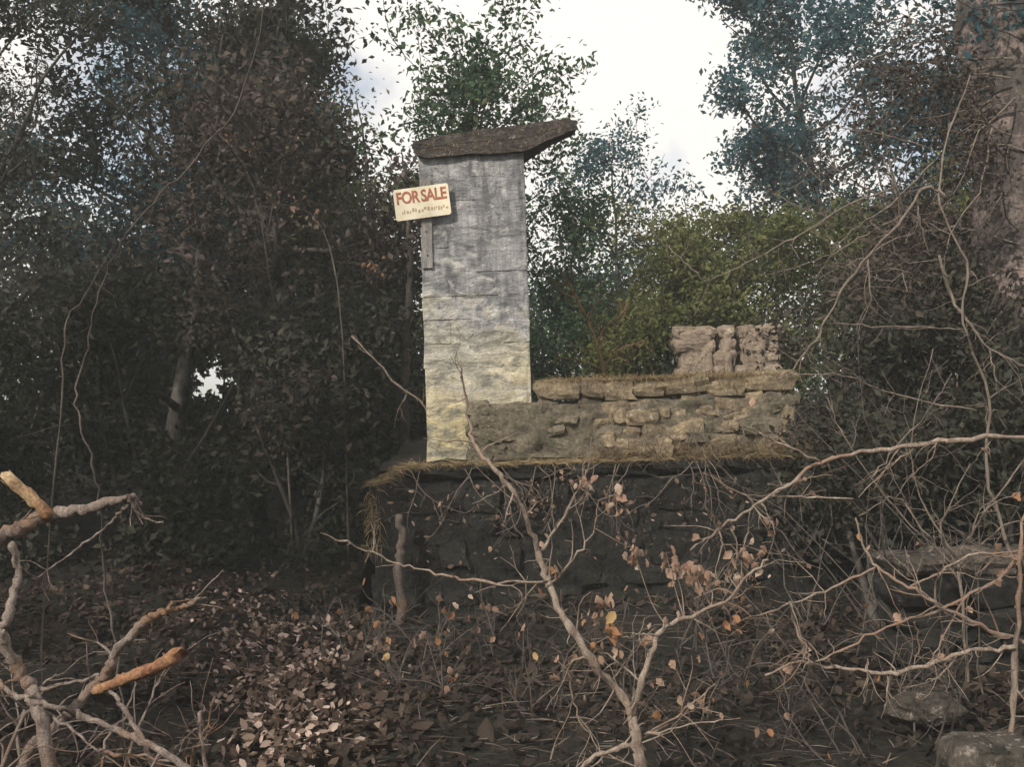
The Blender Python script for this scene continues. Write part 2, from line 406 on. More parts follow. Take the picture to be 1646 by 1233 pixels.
def rough_face(x0, x1, z0, ztop, y, amp, step, seed, back=.12):
    """uneven mortar face in the plane Y=y, closed at the back"""
    nx = max(3, int((x1 - x0) / step) + 1); nz = 0; zt = [ztop(x) for x in np.linspace(x0, x1, nx)]
    nz = max(3, int((max(zt) - z0) / step) + 1); V = []; Fc = []
    for i, x in enumerate(np.linspace(x0, x1, nx)):
        for k in range(nz):
            z = z0 + (zt[i] - z0) * k / (nz - 1); edge = i in (0, nx - 1) or k in (0, nz - 1)
            q = Vector((x * 4 + seed, z * 4, seed * 1.7))
            d = amp * (mnoise.noise(q) + .6 * mnoise.noise(q * 2.7) + .35 * mnoise.noise(q * 6.1))
            V.append((x, y + back if edge else y + d, z))
    for i in range(nx - 1):
        for k in range(nz - 1):
            a = i * nz + k; Fc.append((a, a + nz, a + nz + 1, a + 1))
    mb = MB(); mb.add(V, Fc); return mb
_mesh_cache = {}
def with_mat(me, mat):
    k = (me.name, mat.name)
    if k not in _mesh_cache:
        c = me.copy(); c.materials.clear(); c.materials.append(mat); _mesh_cache[k] = c
    return _mesh_cache[k]

def piece(name, me, mat, c, s, parent, rot=(0, 0, 0)):
    o = bpy.data.objects.new(name, with_mat(me, mat)); COL.objects.link(o)
    o.location = Vector(c); o.scale = s; o.rotation_euler = rot
    return put(o, parent)

def box(mb, c, s):
    c = np.array(c, float); h = np.array(s, float) / 2
    v = [c + h * np.array(q) for q in ((-1,-1,-1),(1,-1,-1),(1,1,-1),(-1,1,-1),(-1,-1,1),(1,-1,1),(1,1,1),(-1,1,1))]
    mb.add(v, [(0,3,2,1),(4,5,6,7),(0,1,5,4),(1,2,6,5),(2,3,7,6),(3,0,4,7)])

def straw_arrays(rng, n, centre_fn, lmin, lmax, wid, droop):
    """thin bent blades: two segments each"""
    V, Fc, T = [], [], []
    for i in range(n):
        p, d = centre_fn(rng); l = rng.uniform(lmin, lmax)
        d = d / (np.linalg.norm(d) + 1e-9); s = np.cross(d, rng.normal(0, 1, 3)); s /= np.linalg.norm(s) + 1e-9
        s = s * wid * rng.uniform(.6, 1.3); m = p + d * l * .5; e = p + d * l + np.array([0, 0, -droop * l * rng.uniform(.3, 1.2)])
        b = len(V); V += [p - s, p + s, m + s, m - s, e]; Fc += [(b, b+1, b+2), (b, b+2, b+3), (b+3, b+2, b+4)]
        T += [rng.uniform()] * 5
    return np.array(V), np.array(Fc), np.array(T)

P_BL, P_BR = pix(681, 742, 8.3), pix(859, 742, 8.3)
PZ0 = 1.06; PZ1 = float(pix(760, 246, 8.3)[2])
PXC = float((pix(768, 600, 8.3))[0]) ; PW = 0.90
TER_X0, WALL_Y = float(pix(597, 860, 7.9)[0]), 7.9

def build_terrace():
    # terrace floor behind the retaining wall
    rng = np.random.default_rng(8)
    xs = np.concatenate([np.arange(TER_X0 + .05, 9, 0.18), [14, 22]]); ys = np.concatenate([np.arange(8.02, 16.5, 0.18), [18, 22]])
    X, Y = np.meshgrid(xs, ys)
    Z = 1.08 + 0.03 * np.sin(2 * X + Y) + rng.normal(0, .012, X.shape) + 0.04 * np.clip(Y - 9, 0, 6)
    V = np.stack([X, Y, Z], -1).reshape(-1, 3); nx, ny = len(xs), len(ys)
    i = (np.arange(ny - 1)[:, None] * nx + np.arange(nx - 1)[None]).ravel()
    Fc = np.concatenate([np.stack([i, i + 1, i + nx + 1], 1), np.stack([i, i + nx + 1, i + nx], 1)])
    # skirt down the left and back edges so the terrace is a solid bank of earth
    V2, F2 = [], []
    edge = [(xs[0], y) for y in ys[::-1]]; b = len(V)
    for k, (x, y) in enumerate(edge):
        V2 += [(x, y, 1.06), (x - 0.25, y, -0.4)]
        if k: a = b + 2 * k; F2 += [(a - 2, a - 1, a + 1), (a - 2, a + 1, a)]
    V = np.vstack([V, V2]); Fc = np.vstack([Fc, F2])
    o = link('terrace', tri_mesh('terrace', V, Fc), MT['ground'])
    tag(o, 'earth terrace held up by the dark retaining wall', 'terrace', kind='structure')

def build_retaining_wall():
    t = thing('retaining_wall', 'blackish rubble retaining wall below the pillar with a straw covered ledge', 'wall', (1.5, WALL_Y, 0))
    mb = MB(); box(mb, (3.0 + TER_X0 / 2 + 0.05, WALL_Y + 0.17, 0.36), (6.0 - TER_X0 - 0.2, 0.30, 1.36))
    put(link('wall_core', mb.mesh('wall_core', False), MT['darkcore']), t)
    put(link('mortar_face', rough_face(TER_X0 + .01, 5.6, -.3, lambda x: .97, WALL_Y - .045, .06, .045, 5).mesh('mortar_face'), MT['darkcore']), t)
    rng = random.Random(5); z = -0.28
    while z < 0.93:
        h = min(rng.uniform(0.13, 0.26), 0.98 - z)
        if 0.98 - (z + h) < 0.1: h = 0.98 - z
        x = TER_X0 + (0.0 if z < 0.75 else 0.12)
        while x < 5.2:
            wd = rng.uniform(0.12, 0.42); hh = h * rng.uniform(.75, 1.12)
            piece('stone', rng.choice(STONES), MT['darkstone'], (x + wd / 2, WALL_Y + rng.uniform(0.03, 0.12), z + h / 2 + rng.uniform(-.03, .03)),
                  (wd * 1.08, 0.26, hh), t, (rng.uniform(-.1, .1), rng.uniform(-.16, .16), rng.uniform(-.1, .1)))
            x += wd
        z += h
    # ledge stones
    x = TER_X0 + 0.26
    while x < 4.6:
        wd = rng.uniform(0.45, 0.8)
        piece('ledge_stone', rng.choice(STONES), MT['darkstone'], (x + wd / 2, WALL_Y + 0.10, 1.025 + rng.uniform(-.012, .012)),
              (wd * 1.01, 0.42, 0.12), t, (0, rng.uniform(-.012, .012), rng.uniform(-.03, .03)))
        x += wd
    r2 = np.random.default_rng(11)
    def c1(r):
        x = r.uniform(TER_X0 + .25, 2.6) if r.uniform() < .88 else r.uniform(TER_X0 + .02, TER_X0 + 0.45)
        z = 1.085 if x > TER_X0 + .3 else 0.93 + (x - TER_X0) * .5
        return np.array([x, WALL_Y - r.uniform(-0.25, 0.13), z + r.uniform(-.01, .01)]), np.array([r.normal(0, 1), r.normal(-.3, .5), abs(r.normal(0, .10))])
    V, Fc, T = straw_arrays(r2, 4200, c1, .05, .18, .0022, .35)
    s = link('dry_straw', tri_mesh('dry_straw', V, Fc, T), MT['straw']); s['kind'] = 'stuff'; put(s, t)
    def c2(r):   # roots and straw hanging over the broken left corner
        a = r.uniform(0, 1); x = TER_X0 - .02 + .12 * r.uniform() ; z = .93 - a * .5
        return np.array([x, WALL_Y - .12 - .04 * r.uniform(), z]), np.array([r.normal(-.2, .4), r.normal(-.1, .2), r.normal(-.5, .5)])
    V, Fc, T = straw_arrays(r2, 130, c2, .05, .14, .0022, .5)
    s = link('hanging_straw', tri_mesh('hanging_straw', V, Fc, T), MT['straw']); s['kind'] = 'stuff'; put(s, t)

def wall_leaves():
    rng = np.random.default_rng(23); n = 520
    X = np.concatenate([rng.uniform(TER_X0 + .1, 3.2, n - 220), rng.normal(.12, .13, 130), rng.normal(1.2, .5, 90)]); Z = np.concatenate([rng.uniform(.05, .95, n - 220), rng.normal(.80, .08, 130), rng.normal(.75, .15, 90)])
    P = np.stack([X, WALL_Y - .12 - rng.uniform(0, .03, n), np.clip(Z, 0, .95)], 1)
    V, Fc, T = ovate_arrays(rng, P, .045 * rng.uniform(.4, 1.4, n), .6, 0, .6, np.clip(rng.beta(2.5, 2, n), 0, 1))
    return tag(link('clinging_leaves', tri_mesh('clinging_leaves', V, Fc, T), MT['litter']), 'pale dead leaves caught on the dark retaining wall', 'dead leaves', kind='stuff')
wall_leaves()

def build_pillar():
    t = thing('stone_pillar', 'tall square pillar of limewashed blocks with grey grime and ochre lichen', 'pillar', (PXC, 8.3 + PW / 2, PZ0))
    mb = MB(); box(mb, (PXC, 8.3 + PW / 2, (PZ0 + PZ1) / 2), (PW - 0.012, PW - 0.012, PZ1 - PZ0 - .02))
    put(link('mortar_core', mb.mesh('mortar_core', False), MT['pillar']), t)
    put(link('parging', rough_face(PXC - PW / 2 + .015, PXC + PW / 2 - .015, PZ0, lambda x: PZ1 - .01, 8.3005, .015, .022, 12, .02).mesh('parging'), MT['pillar']), t)
    rng = random.Random(2); n = 13; ch = (PZ1 - PZ0) / n; j = 0.012
    for k in range(n):
        z = PZ0 + ch * (k + .5); d = 0.22
        w = PW
        rows = [[0.5, 0.5], [0.27, 0.46, 0.27]][k % 2]
        tot = sum(rows); 
        for yc in (8.3 + d / 2, 8.3 + w - d / 2):
            x = PXC - w / 2
            for fr in rows:
                ww = fr / tot * w
                piece('block', rng.choice(BLOCKS), MT['pillar'], (x + ww / 2 + rng.uniform(-.009, .009), yc + rng.uniform(-.007, .007), z),
                      (ww - j, d, ch - j), t, (rng.uniform(-.006, .006), 0, rng.uniform(-.006, .006)))
                x += ww
        for sx in (-1, 1):
            piece('block', rng.choice(BLOCKS), MT['pillar'], (PXC + sx * (w / 2 - d / 2), 8.3 + w / 2, z), (d - .003, w - 2 * d - j, ch - j), t)

def extrude_profile(mb, prof, zmid, y0, y1, ny, rough, seed, reach=None, lift=0.0):
    """closed XZ outline extruded along Y; front and back faces are built of inner rings so that they break up too"""
    n = len(prof); ys = np.linspace(y0, y1, ny); V = []
    layers = [(y0, k) for k in (0.02, .3, .55, .8)] + [(y, 1.0) for y in ys] + [(y1, k) for k in (.6, .02)]
    for (y, k) in layers:
        for (x, z) in prof:
            zz = zmid(x) + (z - zmid(x)) * k; yy = y0 + (y - y0) * (float(np.interp(x, *reach)) if reach else 1)
            q = Vector((x * 5 + seed, yy * 5, zz * 9)); d = (mnoise.noise_vector(q) + .7 * mnoise.noise_vector(q * 2.6) + .5 * mnoise.noise_vector(q * 6)) * rough
            V.append((x + d.x * k, yy + d.y * 1.8, zz + d.z * .8 * k + lift * (yy - y0)))
    m = len(layers); Fc = [(i * n + k, (i + 1) * n + k, (i + 1) * n + (k + 1) % n, i * n + (k + 1) % n) for i in range(m - 1) for k in range(n)]
    mb.add(V, Fc)

def build_slab():
    t = thing('concrete_slab', 'broken brown concrete roof slab lying on top of the pillar', 'slab', (PXC, 8.7, PZ1))
    Y = 8.24
    top = [(664, 228), (690, 221), (725, 214), (765, 208), (800, 205), (840, 201), (880, 195), (912, 190), (928, 193)]
    bot = [(927, 206), (905, 215), (880, 225), (862, 234), (842, 243), (800, 246), (760, 247), (715, 250), (685, 253), (669, 249), (662, 238)]
    def prof(P):
        o = []
        for i in range(len(P)):
            a = np.array(P[i], float); b = np.array(P[(i + 1) % len(P)], float)
            for s in (0, .25, .5, .75): o.append(a + (b - a) * s)
        return o
    pr = []
    for (px, py) in prof(top + bot):
        q = pix(px, py, Y); pr.append((float(q[0]), float(q[2])))
    pr = pr[::-1]
    mb = MB(); tp = sorted((float(pix(px, py, Y)[0]), float(pix(px, py, Y)[2])) for px, py in top); bt = sorted((float(pix(px, py, Y)[0]), float(pix(px, py, Y)[2])) for px, py in bot)
    zmid = lambda x: .5 * (np.interp(x, [q[0] for q in tp], [q[1] for q in tp]) + np.interp(x, [q[0] for q in bt], [q[1] for q in bt]))
    extrude_profile(mb, pr, zmid, Y, Y + 1.0, 20, 0.008, 4, ((-2, PXC + PW / 2, PXC + PW / 2 + .25, 2), (1, 1, .5, .25)), .13)
    # seat the underside on the pillar
    o = link('slab_body', mb.mesh('slab_body', False), MT['slab']); put(o, t)
    r = np.random.default_rng(21)
    def c(r):
        px = r.uniform(668, 800); q = pix(px, r.uniform(222, 246), Y - .005); return q, np.array([r.normal(0, .8), -abs(r.normal(0, .3)), r.normal(-.2, .6)])
    V, Fc, T = straw_arrays(r, 70, c, .02, .06, .002, .4)
    s = link('lichen_straw', tri_mesh('lichen_straw', V, Fc, T), MT['straw']); s['kind'] = 'stuff'; put(s, t)

def build_sign():
    Y = 8.25
    # plank nailed up the pillar's edge
    a, b = pix(684, 288, Y), pix(687, 430, Y)
    t = thing('wooden_plank', 'narrow grey weathered plank nailed upright to the edge of the pillar', 'plank', tuple(b))
    mb = MB(); hw = 0.042; V = []
    ys = (Y + .045, Y + .02)
    N = 8
    for i in range(N + 1):
        c = b + (a - b) * i / N; wj = hw * (1 + .05 * math.sin(i * 2.1))
        for yy, sx in ((Y + .052, -1), (Y + .052, 1), (Y + .024, 1), (Y + .024, -1)):
            V.append((c[0] + sx * wj, yy, c[2]))
    Fc = [(i*4+k, i*4+(k+1)%4, (i+1)*4+(k+1)%4, (i+1)*4+k) for i in range(N) for k in range(4)] + [(3,2,1,0), (N*4, N*4+1, N*4+2, N*4+3)]
    mb.add(V, Fc); pb = put(link('board', mb.mesh('board', False), MT['plank']), t)
    for (px, py) in ((687, 410), (685, 372)):
        q = pix(px, py, Y + .022); m2 = MB(); m2.tube([q + [0, .02, 0], q + [0, -.004, 0]], [.007, .007], 7)
        no = put(link('nail', m2.mesh('nail'), MT['nail']), t); no.parent = pb; no.location = Vector((0, 0, 0))
    # the sign
    c = pix(678.5, 325, Y - .01); ang = math.radians(5.4)
    s = thing('sale_sign', 'cream sign board with red FOR SALE lettering nailed to the plank on the pillar', 'sign', tuple(c))
    s.rotation_euler = (0, -ang, math.radians(-3))
    W, H, D = 0.468, 0.265, 0.014
    bm = bmesh.new(); bmesh.ops.create_cube(bm, size=1.0, matrix=Matrix.Diagonal((W, D, H, 1)))
    bmesh.ops.bevel(bm, geom=[e for e in bm.edges if abs((e.verts[0].co - e.verts[1].co).y) > .01], offset=.010, segments=2, affect='EDGES')
    me = bpy.data.meshes.new('board'); bm.to_mesh(me); bm.free(); bd = link('board', me, MT['board'], s)
    cu = bpy.data.curves.new('lettering', 'FONT'); cu.body = 'FOR SALE'; cu.size = 0.122; cu.align_x = 'CENTER'; cu.extrude = .001
    cu.offset = 0.0035; cu.space_word = .7; cu.space_character = .93
    tmp = bpy.data.objects.new('tmp_lettering', cu); COL.objects.link(tmp)
    dg = bpy.context.evaluated_depsgraph_get(); dg.update()
    lm = bpy.data.meshes.new_from_object(tmp.evaluated_get(dg)); bpy.data.objects.remove(tmp)
    xs = [v.co.x for v in lm.vertices]; sx = 0.425 / (max(xs) - min(xs)); zs = [v.co.y for v in lm.vertices]; sz = 0.105 / (max(zs) - min(zs))
    for v in lm.vertices: v.co = Vector((v.co.x * sx, -D / 2 - .0015 - v.co.z, v.co.y * sz + 0.008))
    lo = link('lettering', lm, None, bd); lm.materials.clear(); lm.materials.append(MT['red'])
    m3 = MB(); r = random.Random(4)   # worn second row, too faded to read
    x = -W * .38
    while x < W * .42:
        l = r.uniform(.008, .02)
        box(m3, (x + l / 2, -D / 2 - .001, -0.062 + r.uniform(-.012, .012)), (l, .001, r.uniform(.014, .034))); x += l + r.uniform(.006, .014)
    link('faded_print', m3.mesh('faded_print', False), MT['brown'], bd)

def sloped(px0, py0, px1, py1, Y):
    a, b = pix(px0, py0, Y), pix(px1, py1, Y)
    return lambda x: float(a[2] + (b[2] - a[2]) * (x - a[0]) / (b[0] - a[0]))

def build_parapet():
    Yf = 8.13
    x0, x1 = float(pix(752, 690, Yf)[0]), float(pix(1268, 660, Yf)[0])
    ztop = sloped(760, 648, 1250, 632, Yf)
    t = thing('parapet_wall', 'low mossy rubble parapet with tan coping stones running from the pillar along the terrace', 'wall', (1.0, Yf, 1.08))
    mb = MB()
    V = [(x0 + .03, Yf + .06, 1.0), (x1 - .03, Yf + .06, 1.0), (x1 - .03, Yf + .17, 1.0), (x0 + .03, Yf + .17, 1.0)]
    V += [(x, y, ztop(x) - .02) for (x, y, _) in V]
    mb.add(V, [(0,3,2,1),(4,5,6,7),(0,1,5,4),(1,2,6,5),(2,3,7,6),(3,0,4,7)])
    put(link('wall_core', mb.mesh('wall_core', False), MT['darkcore']), t)
    put(link('mortar_face', rough_face(x0, x1, 1.0, lambda x: ztop(x) - .01, Yf - .058, .075, .03, 7).mesh('mortar_face'), MT['mossstone']), t)
    rng = random.Random(17); rows = 5
    for k in range(rows):
        x = x0
        while x < x1 - .05:
            wd = rng.uniform(.08, .30)
            h = (ztop(x + wd / 2) - (.05 if x < .2 else 0) * rng.random() - 1.06) / rows; z = 1.06 + h * (k + .5)
            mat = MT['mossstone'] if (x < .6 or rng.random() < .4) else MT['tanstone']
            out_ = (0.14 if x > 0.7 else 0.02) * (rows - k) / rows * rng.uniform(.3, 1.4)
            piece('stone', rng.choice(STONES), mat, (x + wd / 2, Yf + .06 - out_ + rng.uniform(-.03, .03), z + rng.uniform(-.03, .02)), (wd * 1.1, .2, h * rng.uniform(.8, 1.45)), t,
                  (rng.uniform(-.25, .25), rng.uniform(-.3, .3), rng.uniform(-.2, .2)))
            x += wd
    x = float(pix(866, 630, 8.1)[0])
    zc = sloped(760, 632, 1250, 615, 8.06)
    while x < x1:
        wd = min(rng.uniform(.18, .48), x1 - x + .1)
        piece('coping_stone', rng.choice(STONES), MT['tanstone'], (x + wd / 2, 8.2, zc(x + wd / 2) + rng.uniform(-.022, .012)), (wd * 1.15, .30, .17 * rng.uniform(.8, 1.15)), t,
              (rng.uniform(-.10, .10), -math.radians(1.5) + rng.uniform(-.05, .05), rng.uniform(-.06, .06)))
        x += wd
    r2 = np.random.default_rng(31)
    def c(r):
        x = r.uniform(x0 + .62, x1); return np.array([x, r.uniform(8.06, 8.3), zc(x) + .07]), np.array([r.normal(0, .8), r.normal(-.2, .5), abs(r.normal(0, .25))])
    V, Fc, T = straw_arrays(r2, 5200, c, .03, .15, .0018, .8)
    s = link('dry_straw', tri_mesh('dry_straw', V, Fc, T), MT['straw']); s['kind'] = 'stuff'; put(s, t)
    def c3(r):
        x = r.uniform(0.7, x1 + .3); return np.array([x, 8.0 + r.uniform(-.1, .08), 1.07]), np.array([r.normal(0, .6), r.normal(-.2, .4), abs(r.normal(.3, .4))])
    V, Fc, T = straw_arrays(r2, 5200, c3, .05, .32, .002, .4)
    s = link('dry_grass', tri_mesh('dry_grass', V, Fc, T), MT['straw']); s['kind'] = 'stuff'; put(s, t)

def build_far_ruin():
    Y = 11.6
    P = lambda px, py: pix(px, py, Y)
    xl, xr = float(P(1090, 570)[0]), float(P(1256, 570)[0]); zt = float(P(1170, 524)[2]); zb = 1.1
    t = thing('ruined_wall', 'pinkish ruined wall with two dark slit openings standing on the terrace behind the parapet', 'wall', ((xl + xr) / 2, Y, zb))
    slits = [(float(P(1149, 550)[0]), float(P(1159, 550)[0]), float(P(1150, 562)[2]), float(P(1150, 537)[2])),
             (float(P(1181, 550)[0]), float(P(1194, 550)[0]), float(P(1190, 580)[2]), float(P(1190, 534)[2]))]
    rng = random.Random(9)
    sx = [xl] + [v for q in slits for v in q[:2]] + [xr]
    for k in range(0, 6, 2):
        put(link('render_patch', rough_face(sx[k] + .01, sx[k + 1] - .01, zb, lambda x: zt - .03 + .02 * math.sin(x * 9), Y - .03, .035, .03, 40 + k, .1).mesh('render_patch'), MT['pinkstone']), t)
    # coursed stones, leaving the slits open
    z = zb - .05; ends = []
    while z < zt - .02:
        h = rng.uniform(.13, .19); h = min(h, zt - z)
        if zt - z - h < .07: h = zt - z
        spans = [(xl + rng.uniform(-.04, .05), xr + rng.uniform(-.04, .03))]
        for (a, b, za, zb2) in slits:
            if z + h > za + .02 and z < zb2 - .02:
                spans = [q for s in spans for q in ([(s[0], a), (b, s[1])] if s[0] < a < s[1] else [s])]
        for (a, b) in spans:
            x = a
            while x < b - .01:
                wd = min(rng.uniform(.14, .36), b - x)
                if b - x - wd < .08: wd = b - x
                piece('stone', rng.choice(STONES), MT['pinkstone'], (x + wd / 2, Y + .15 + rng.uniform(-.02, .02), z + h / 2), (wd * 1.16, .34, h * 1.2), t,
                      (0, rng.uniform(-.01, .01), rng.uniform(-.03, .03)))
                x += wd
        z += h

def build_low_right_wall():
    Y = 5.6
    a, b = pix(1425, 905, Y), pix(1700, 880, Y); zt = float(a[2]) + .02
    t = thing('rubble_wall', 'low broken rubble wall with flat top stones coloured paler as if lit under the twigs', 'wall', (float(a[0]), Y, 0))
    rng = random.Random(33); z = -.15; x1 = float(b[0]) + .9
    while z < zt - .03:
        h = min(rng.uniform(.13, .2), zt - z); x = float(a[0]) + rng.uniform(0, .12); top = z + h > zt - .06  # top course gets a paler colour to paint the light on it
        while x < x1:
            wd = rng.uniform(.22, .5)
            piece('top_stone' if top else 'stone', rng.choice(STONES), MT['rock'] if top else MT['darkstone'], (x + wd / 2, Y + .2 + rng.uniform(-.03, .03), z + h / 2),
                  (wd * 1.02, .45, h * 1.05), t, (rng.uniform(-.05, .05), rng.uniform(-.05, .05), rng.uniform(-.07, .07)))
            x += wd
        z += h

def rock(name, label, c, s, seed, mat, sub=4):
    bm = bmesh.new(); bmesh.ops.create_icosphere(bm, subdivisions=sub, radius=1.0)
    off = Vector((seed * 3.1, seed * 1.7, seed))
    for v in bm.verts:
        n = v.co.normalized(); d = 1 + .30 * mnoise.noise(n * 1.3 + off) + .14 * mnoise.noise(n * 3.1 + off) + .05 * mnoise.noise(n * 8 + off)
        cr = max(abs(n.x), abs(n.y), abs(n.z)); d *= (1 / cr) ** .35
        v.co = Vector((n.x * d * s[0], n.y * d * s[1], n.z * d * s[2]))
    me = bpy.data.meshes.new(name); bm.to_mesh(me); bm.free()
    o = link(name, me, mat); o.location = c
    return tag(o, label, 'rock')

build_terrace(); build_retaining_wall(); build_pillar(); build_slab(); build_sign(); build_parapet(); build_far_ruin(); build_low_right_wall()
q = pix(1615, 1195, 3.7)
rock('boulder', 'rough pale boulder half buried beside the twig thicket', (float(q[0]) + .12, 4.1, -0.05), (.2, .2, .2), 3, MT['rock'])
q = pix(1450, 1160, 4.6)
rock('boulder', 'small flat stone lying in dead leaves near the boulder', (float(q[0]) + .18, 4.8, 0.03), (.16, .14, .07), 6, MT['rock'], 3)

# ------------------------------------------------------------------ trees
def limb_line(rng, p, d, length, n, wob, lift):
    P = [np.array(p, float)]; d = np.array(d, float); d /= np.linalg.norm(d)
    for i in range(n):
        d = d + rng.normal(0, wob, 3) + np.array([0, 0, lift]); d /= np.linalg.norm(d)
        P.append(P[-1] + d * length / n)
    return np.array(P)

def in_gap(P, r=.42):
    return not clear_gap(np.asarray(P), r).all()

def tree(name, label, base, height, spread, crown_lo, trunk_r, leafmat, seed, n_leaf=16000, leaf=0.09, group=None, lean=(0, 0),
         bark='bark_dark', clump=0.16, limbs=15, gap=False, cat='tree', aspect=.5, stems=1, keep=None):
    rng = np.random.default_rng(seed); base = np.array(base, float)
    t = thing(name, label, cat, tuple(base), group)
    mb = MB(); tips = []
    for s in range(stems):
        d0 = np.array([lean[0] + (rng.normal(0, .22) if stems > 1 else 0), lean[1] + (rng.normal(0, .22) if stems > 1 else 0), 1.0])
        tr = limb_line(rng, base + [rng.normal(0, .06 * (stems > 1)), rng.normal(0, .06 * (stems > 1)), -.15], d0, height * .86 + .15, 9, .07, .03)
        tr = smooth_line(tr, 3); tt = np.linspace(0, 1, len(tr))
        R = trunk_r * (1 - .85 * tt) * (1 + .5 * np.exp(-tt * 18)); mb.tube(tr, R, 8)
        nl = max(3, limbs // stems)
        for k in range(nl):
            u = crown_lo + (1 - crown_lo) * ((k + rng.uniform(0, .9)) / nl); u = min(u, .98)
            i = int(u * (len(tr) - 1)); az = k * 2.4 + rng.uniform(-.5, .5)
            prof = math.sin(math.pi * min(1, (u - crown_lo) / (1.02 - crown_lo) * .72 + .22))
            ln = spread * prof * rng.uniform(.7, 1.15)
            L1 = limb_line(rng, tr[i], (math.cos(az), math.sin(az), rng.uniform(.1, .7) + .5 * u), ln, 6, .16, .05)
            if gap and in_gap(L1): continue
            r0 = min(R[i] * .7, trunk_r * .42); mb.tube(L1, np.linspace(r0, r0 * .18, len(L1)), 5)
            for b in range(rng.integers(4, 7)):
                j = rng.integers(1, len(L1)); dd = L1[min(j, len(L1) - 1)] - L1[j - 1]; dd /= np.linalg.norm(dd)
                L2 = limb_line(rng, L1[j], dd + rng.normal(0, .75, 3), ln * rng.uniform(.25, .5), 4, .22, .04)
                if gap and in_gap(L2): continue
                mb.tube(L2, np.linspace(r0 * .32, r0 * .08 + .002, len(L2)), 4, False)
                tips += [L2[2], L2[3], L2[4], L2[4]]
                for c in range(2):
                    L3 = limb_line(rng, L2[rng.integers(1, 4)], rng.normal(0, 1, 3) + dd * .6, ln * rng.uniform(.12, .28), 3, .25, .0)
                    if gap and in_gap(L3): continue
                    mb.tube(L3, np.linspace(r0 * .13 + .002, .0025, len(L3)), 3, False); tips += [L3[2], L3[3]]
    tips = np.array(tips)
    put(link('trunk', mb.mesh('trunk'), MT[bark]), t)
    T = tips[rng.integers(0, len(tips), n_leaf)]
    tipt = rng.uniform(-.18, .18, len(tips)); idx = rng.integers(0, len(tips), n_leaf)
    P = tips[idx] + rng.normal(0, clump, (n_leaf, 3)) * [1, 1, .75]
    ok = P[:, 2] > ground_z(P[:, 0], P[:, 1]) + .02
    if gap: ok &= clear_gap(P)
    if keep is not None: ok &= keep(P)
    P = P[ok]; idx = idx[ok]
    tint = np.clip(rng.beta(2, 2.6, len(P)) + tipt[idx], 0, 1)
    V, Fc, tt = leaf_arrays(rng, P, leaf * rng.uniform(.6, 1.3, len(P)), aspect, tint=tint)
    o = link('crown', tri_mesh('crown', V, Fc, tt), MT[leafmat]); o['kind'] = 'stuff'; put(o, t)
    return t

def gz(x, y): return float(ground_z(x, y))

G1 = 'dark trees of the shaded wood beside the pillar'
LD = 'dark leafy tree in the dense shaded wood beyond the fallen limb'
left_trees = [  # x, y, height, spread, leaf material
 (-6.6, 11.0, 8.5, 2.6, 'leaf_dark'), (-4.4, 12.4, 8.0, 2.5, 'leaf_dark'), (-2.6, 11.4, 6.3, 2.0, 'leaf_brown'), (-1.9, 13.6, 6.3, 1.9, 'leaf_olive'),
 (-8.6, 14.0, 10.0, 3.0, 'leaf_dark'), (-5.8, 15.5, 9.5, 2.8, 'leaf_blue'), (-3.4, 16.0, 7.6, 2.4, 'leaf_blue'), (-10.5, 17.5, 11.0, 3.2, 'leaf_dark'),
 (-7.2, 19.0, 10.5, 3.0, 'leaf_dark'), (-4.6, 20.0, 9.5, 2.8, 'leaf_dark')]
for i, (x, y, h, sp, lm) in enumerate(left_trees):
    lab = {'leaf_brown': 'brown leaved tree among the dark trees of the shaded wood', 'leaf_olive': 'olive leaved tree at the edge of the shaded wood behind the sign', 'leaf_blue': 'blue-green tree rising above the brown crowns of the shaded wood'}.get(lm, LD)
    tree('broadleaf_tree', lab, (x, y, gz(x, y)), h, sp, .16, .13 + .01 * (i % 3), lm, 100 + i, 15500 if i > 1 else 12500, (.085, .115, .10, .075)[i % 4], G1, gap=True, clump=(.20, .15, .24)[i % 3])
# undergrowth of the wood
G2 = 'dark shrubs of the wood understorey'
LU = 'dense dark understorey shrub in the shaded wood'
for i, (x, y, h, sp) in enumerate([(-5.6, 9.8, 3.0, 1.3), (-3.9, 10.4, 3.2, 1.3), (-2.2, 10.2, 3.0, 1.2), (-1.7, 11.8, 3.6, 1.2), (-7.4, 12.6, 3.4, 1.6), (-4.6, 14.0, 3.6, 1.5), (-2.8, 14.0, 3.4, 1.4), (-6.6, 16.8, 4, 1.7), (-9.2, 15.5, 4, 1.7)]):
    tree('understorey_shrub', LU, (x, y, gz(x, y)), h, sp, .04, .035, 'leaf_dark', 200 + i, 9000, .10, G2, gap=True, clump=.2, limbs=14, stems=3, cat='shrub')

tree('broadleaf_tree', 'dark tree added out of view to shade the woodland floor', (-4.6, 1.6, gz(-4.6, 1.6)), 4.6, 1.6, .2, .08, 'leaf_dark', 290, 9000, .1, clump=.2)  # unseen tree, put in for its shade on the floor
tree('broadleaf_tree', 'tall dark tree added out of view to shade the edge of the wood', (-7.6, 3.6, gz(-7.6, 3.6)), 9.5, 3.0, .2, .13, 'leaf_dark', 291, 15000, .11, clump=.22)  # out-of-view crown added to shade the wood edge
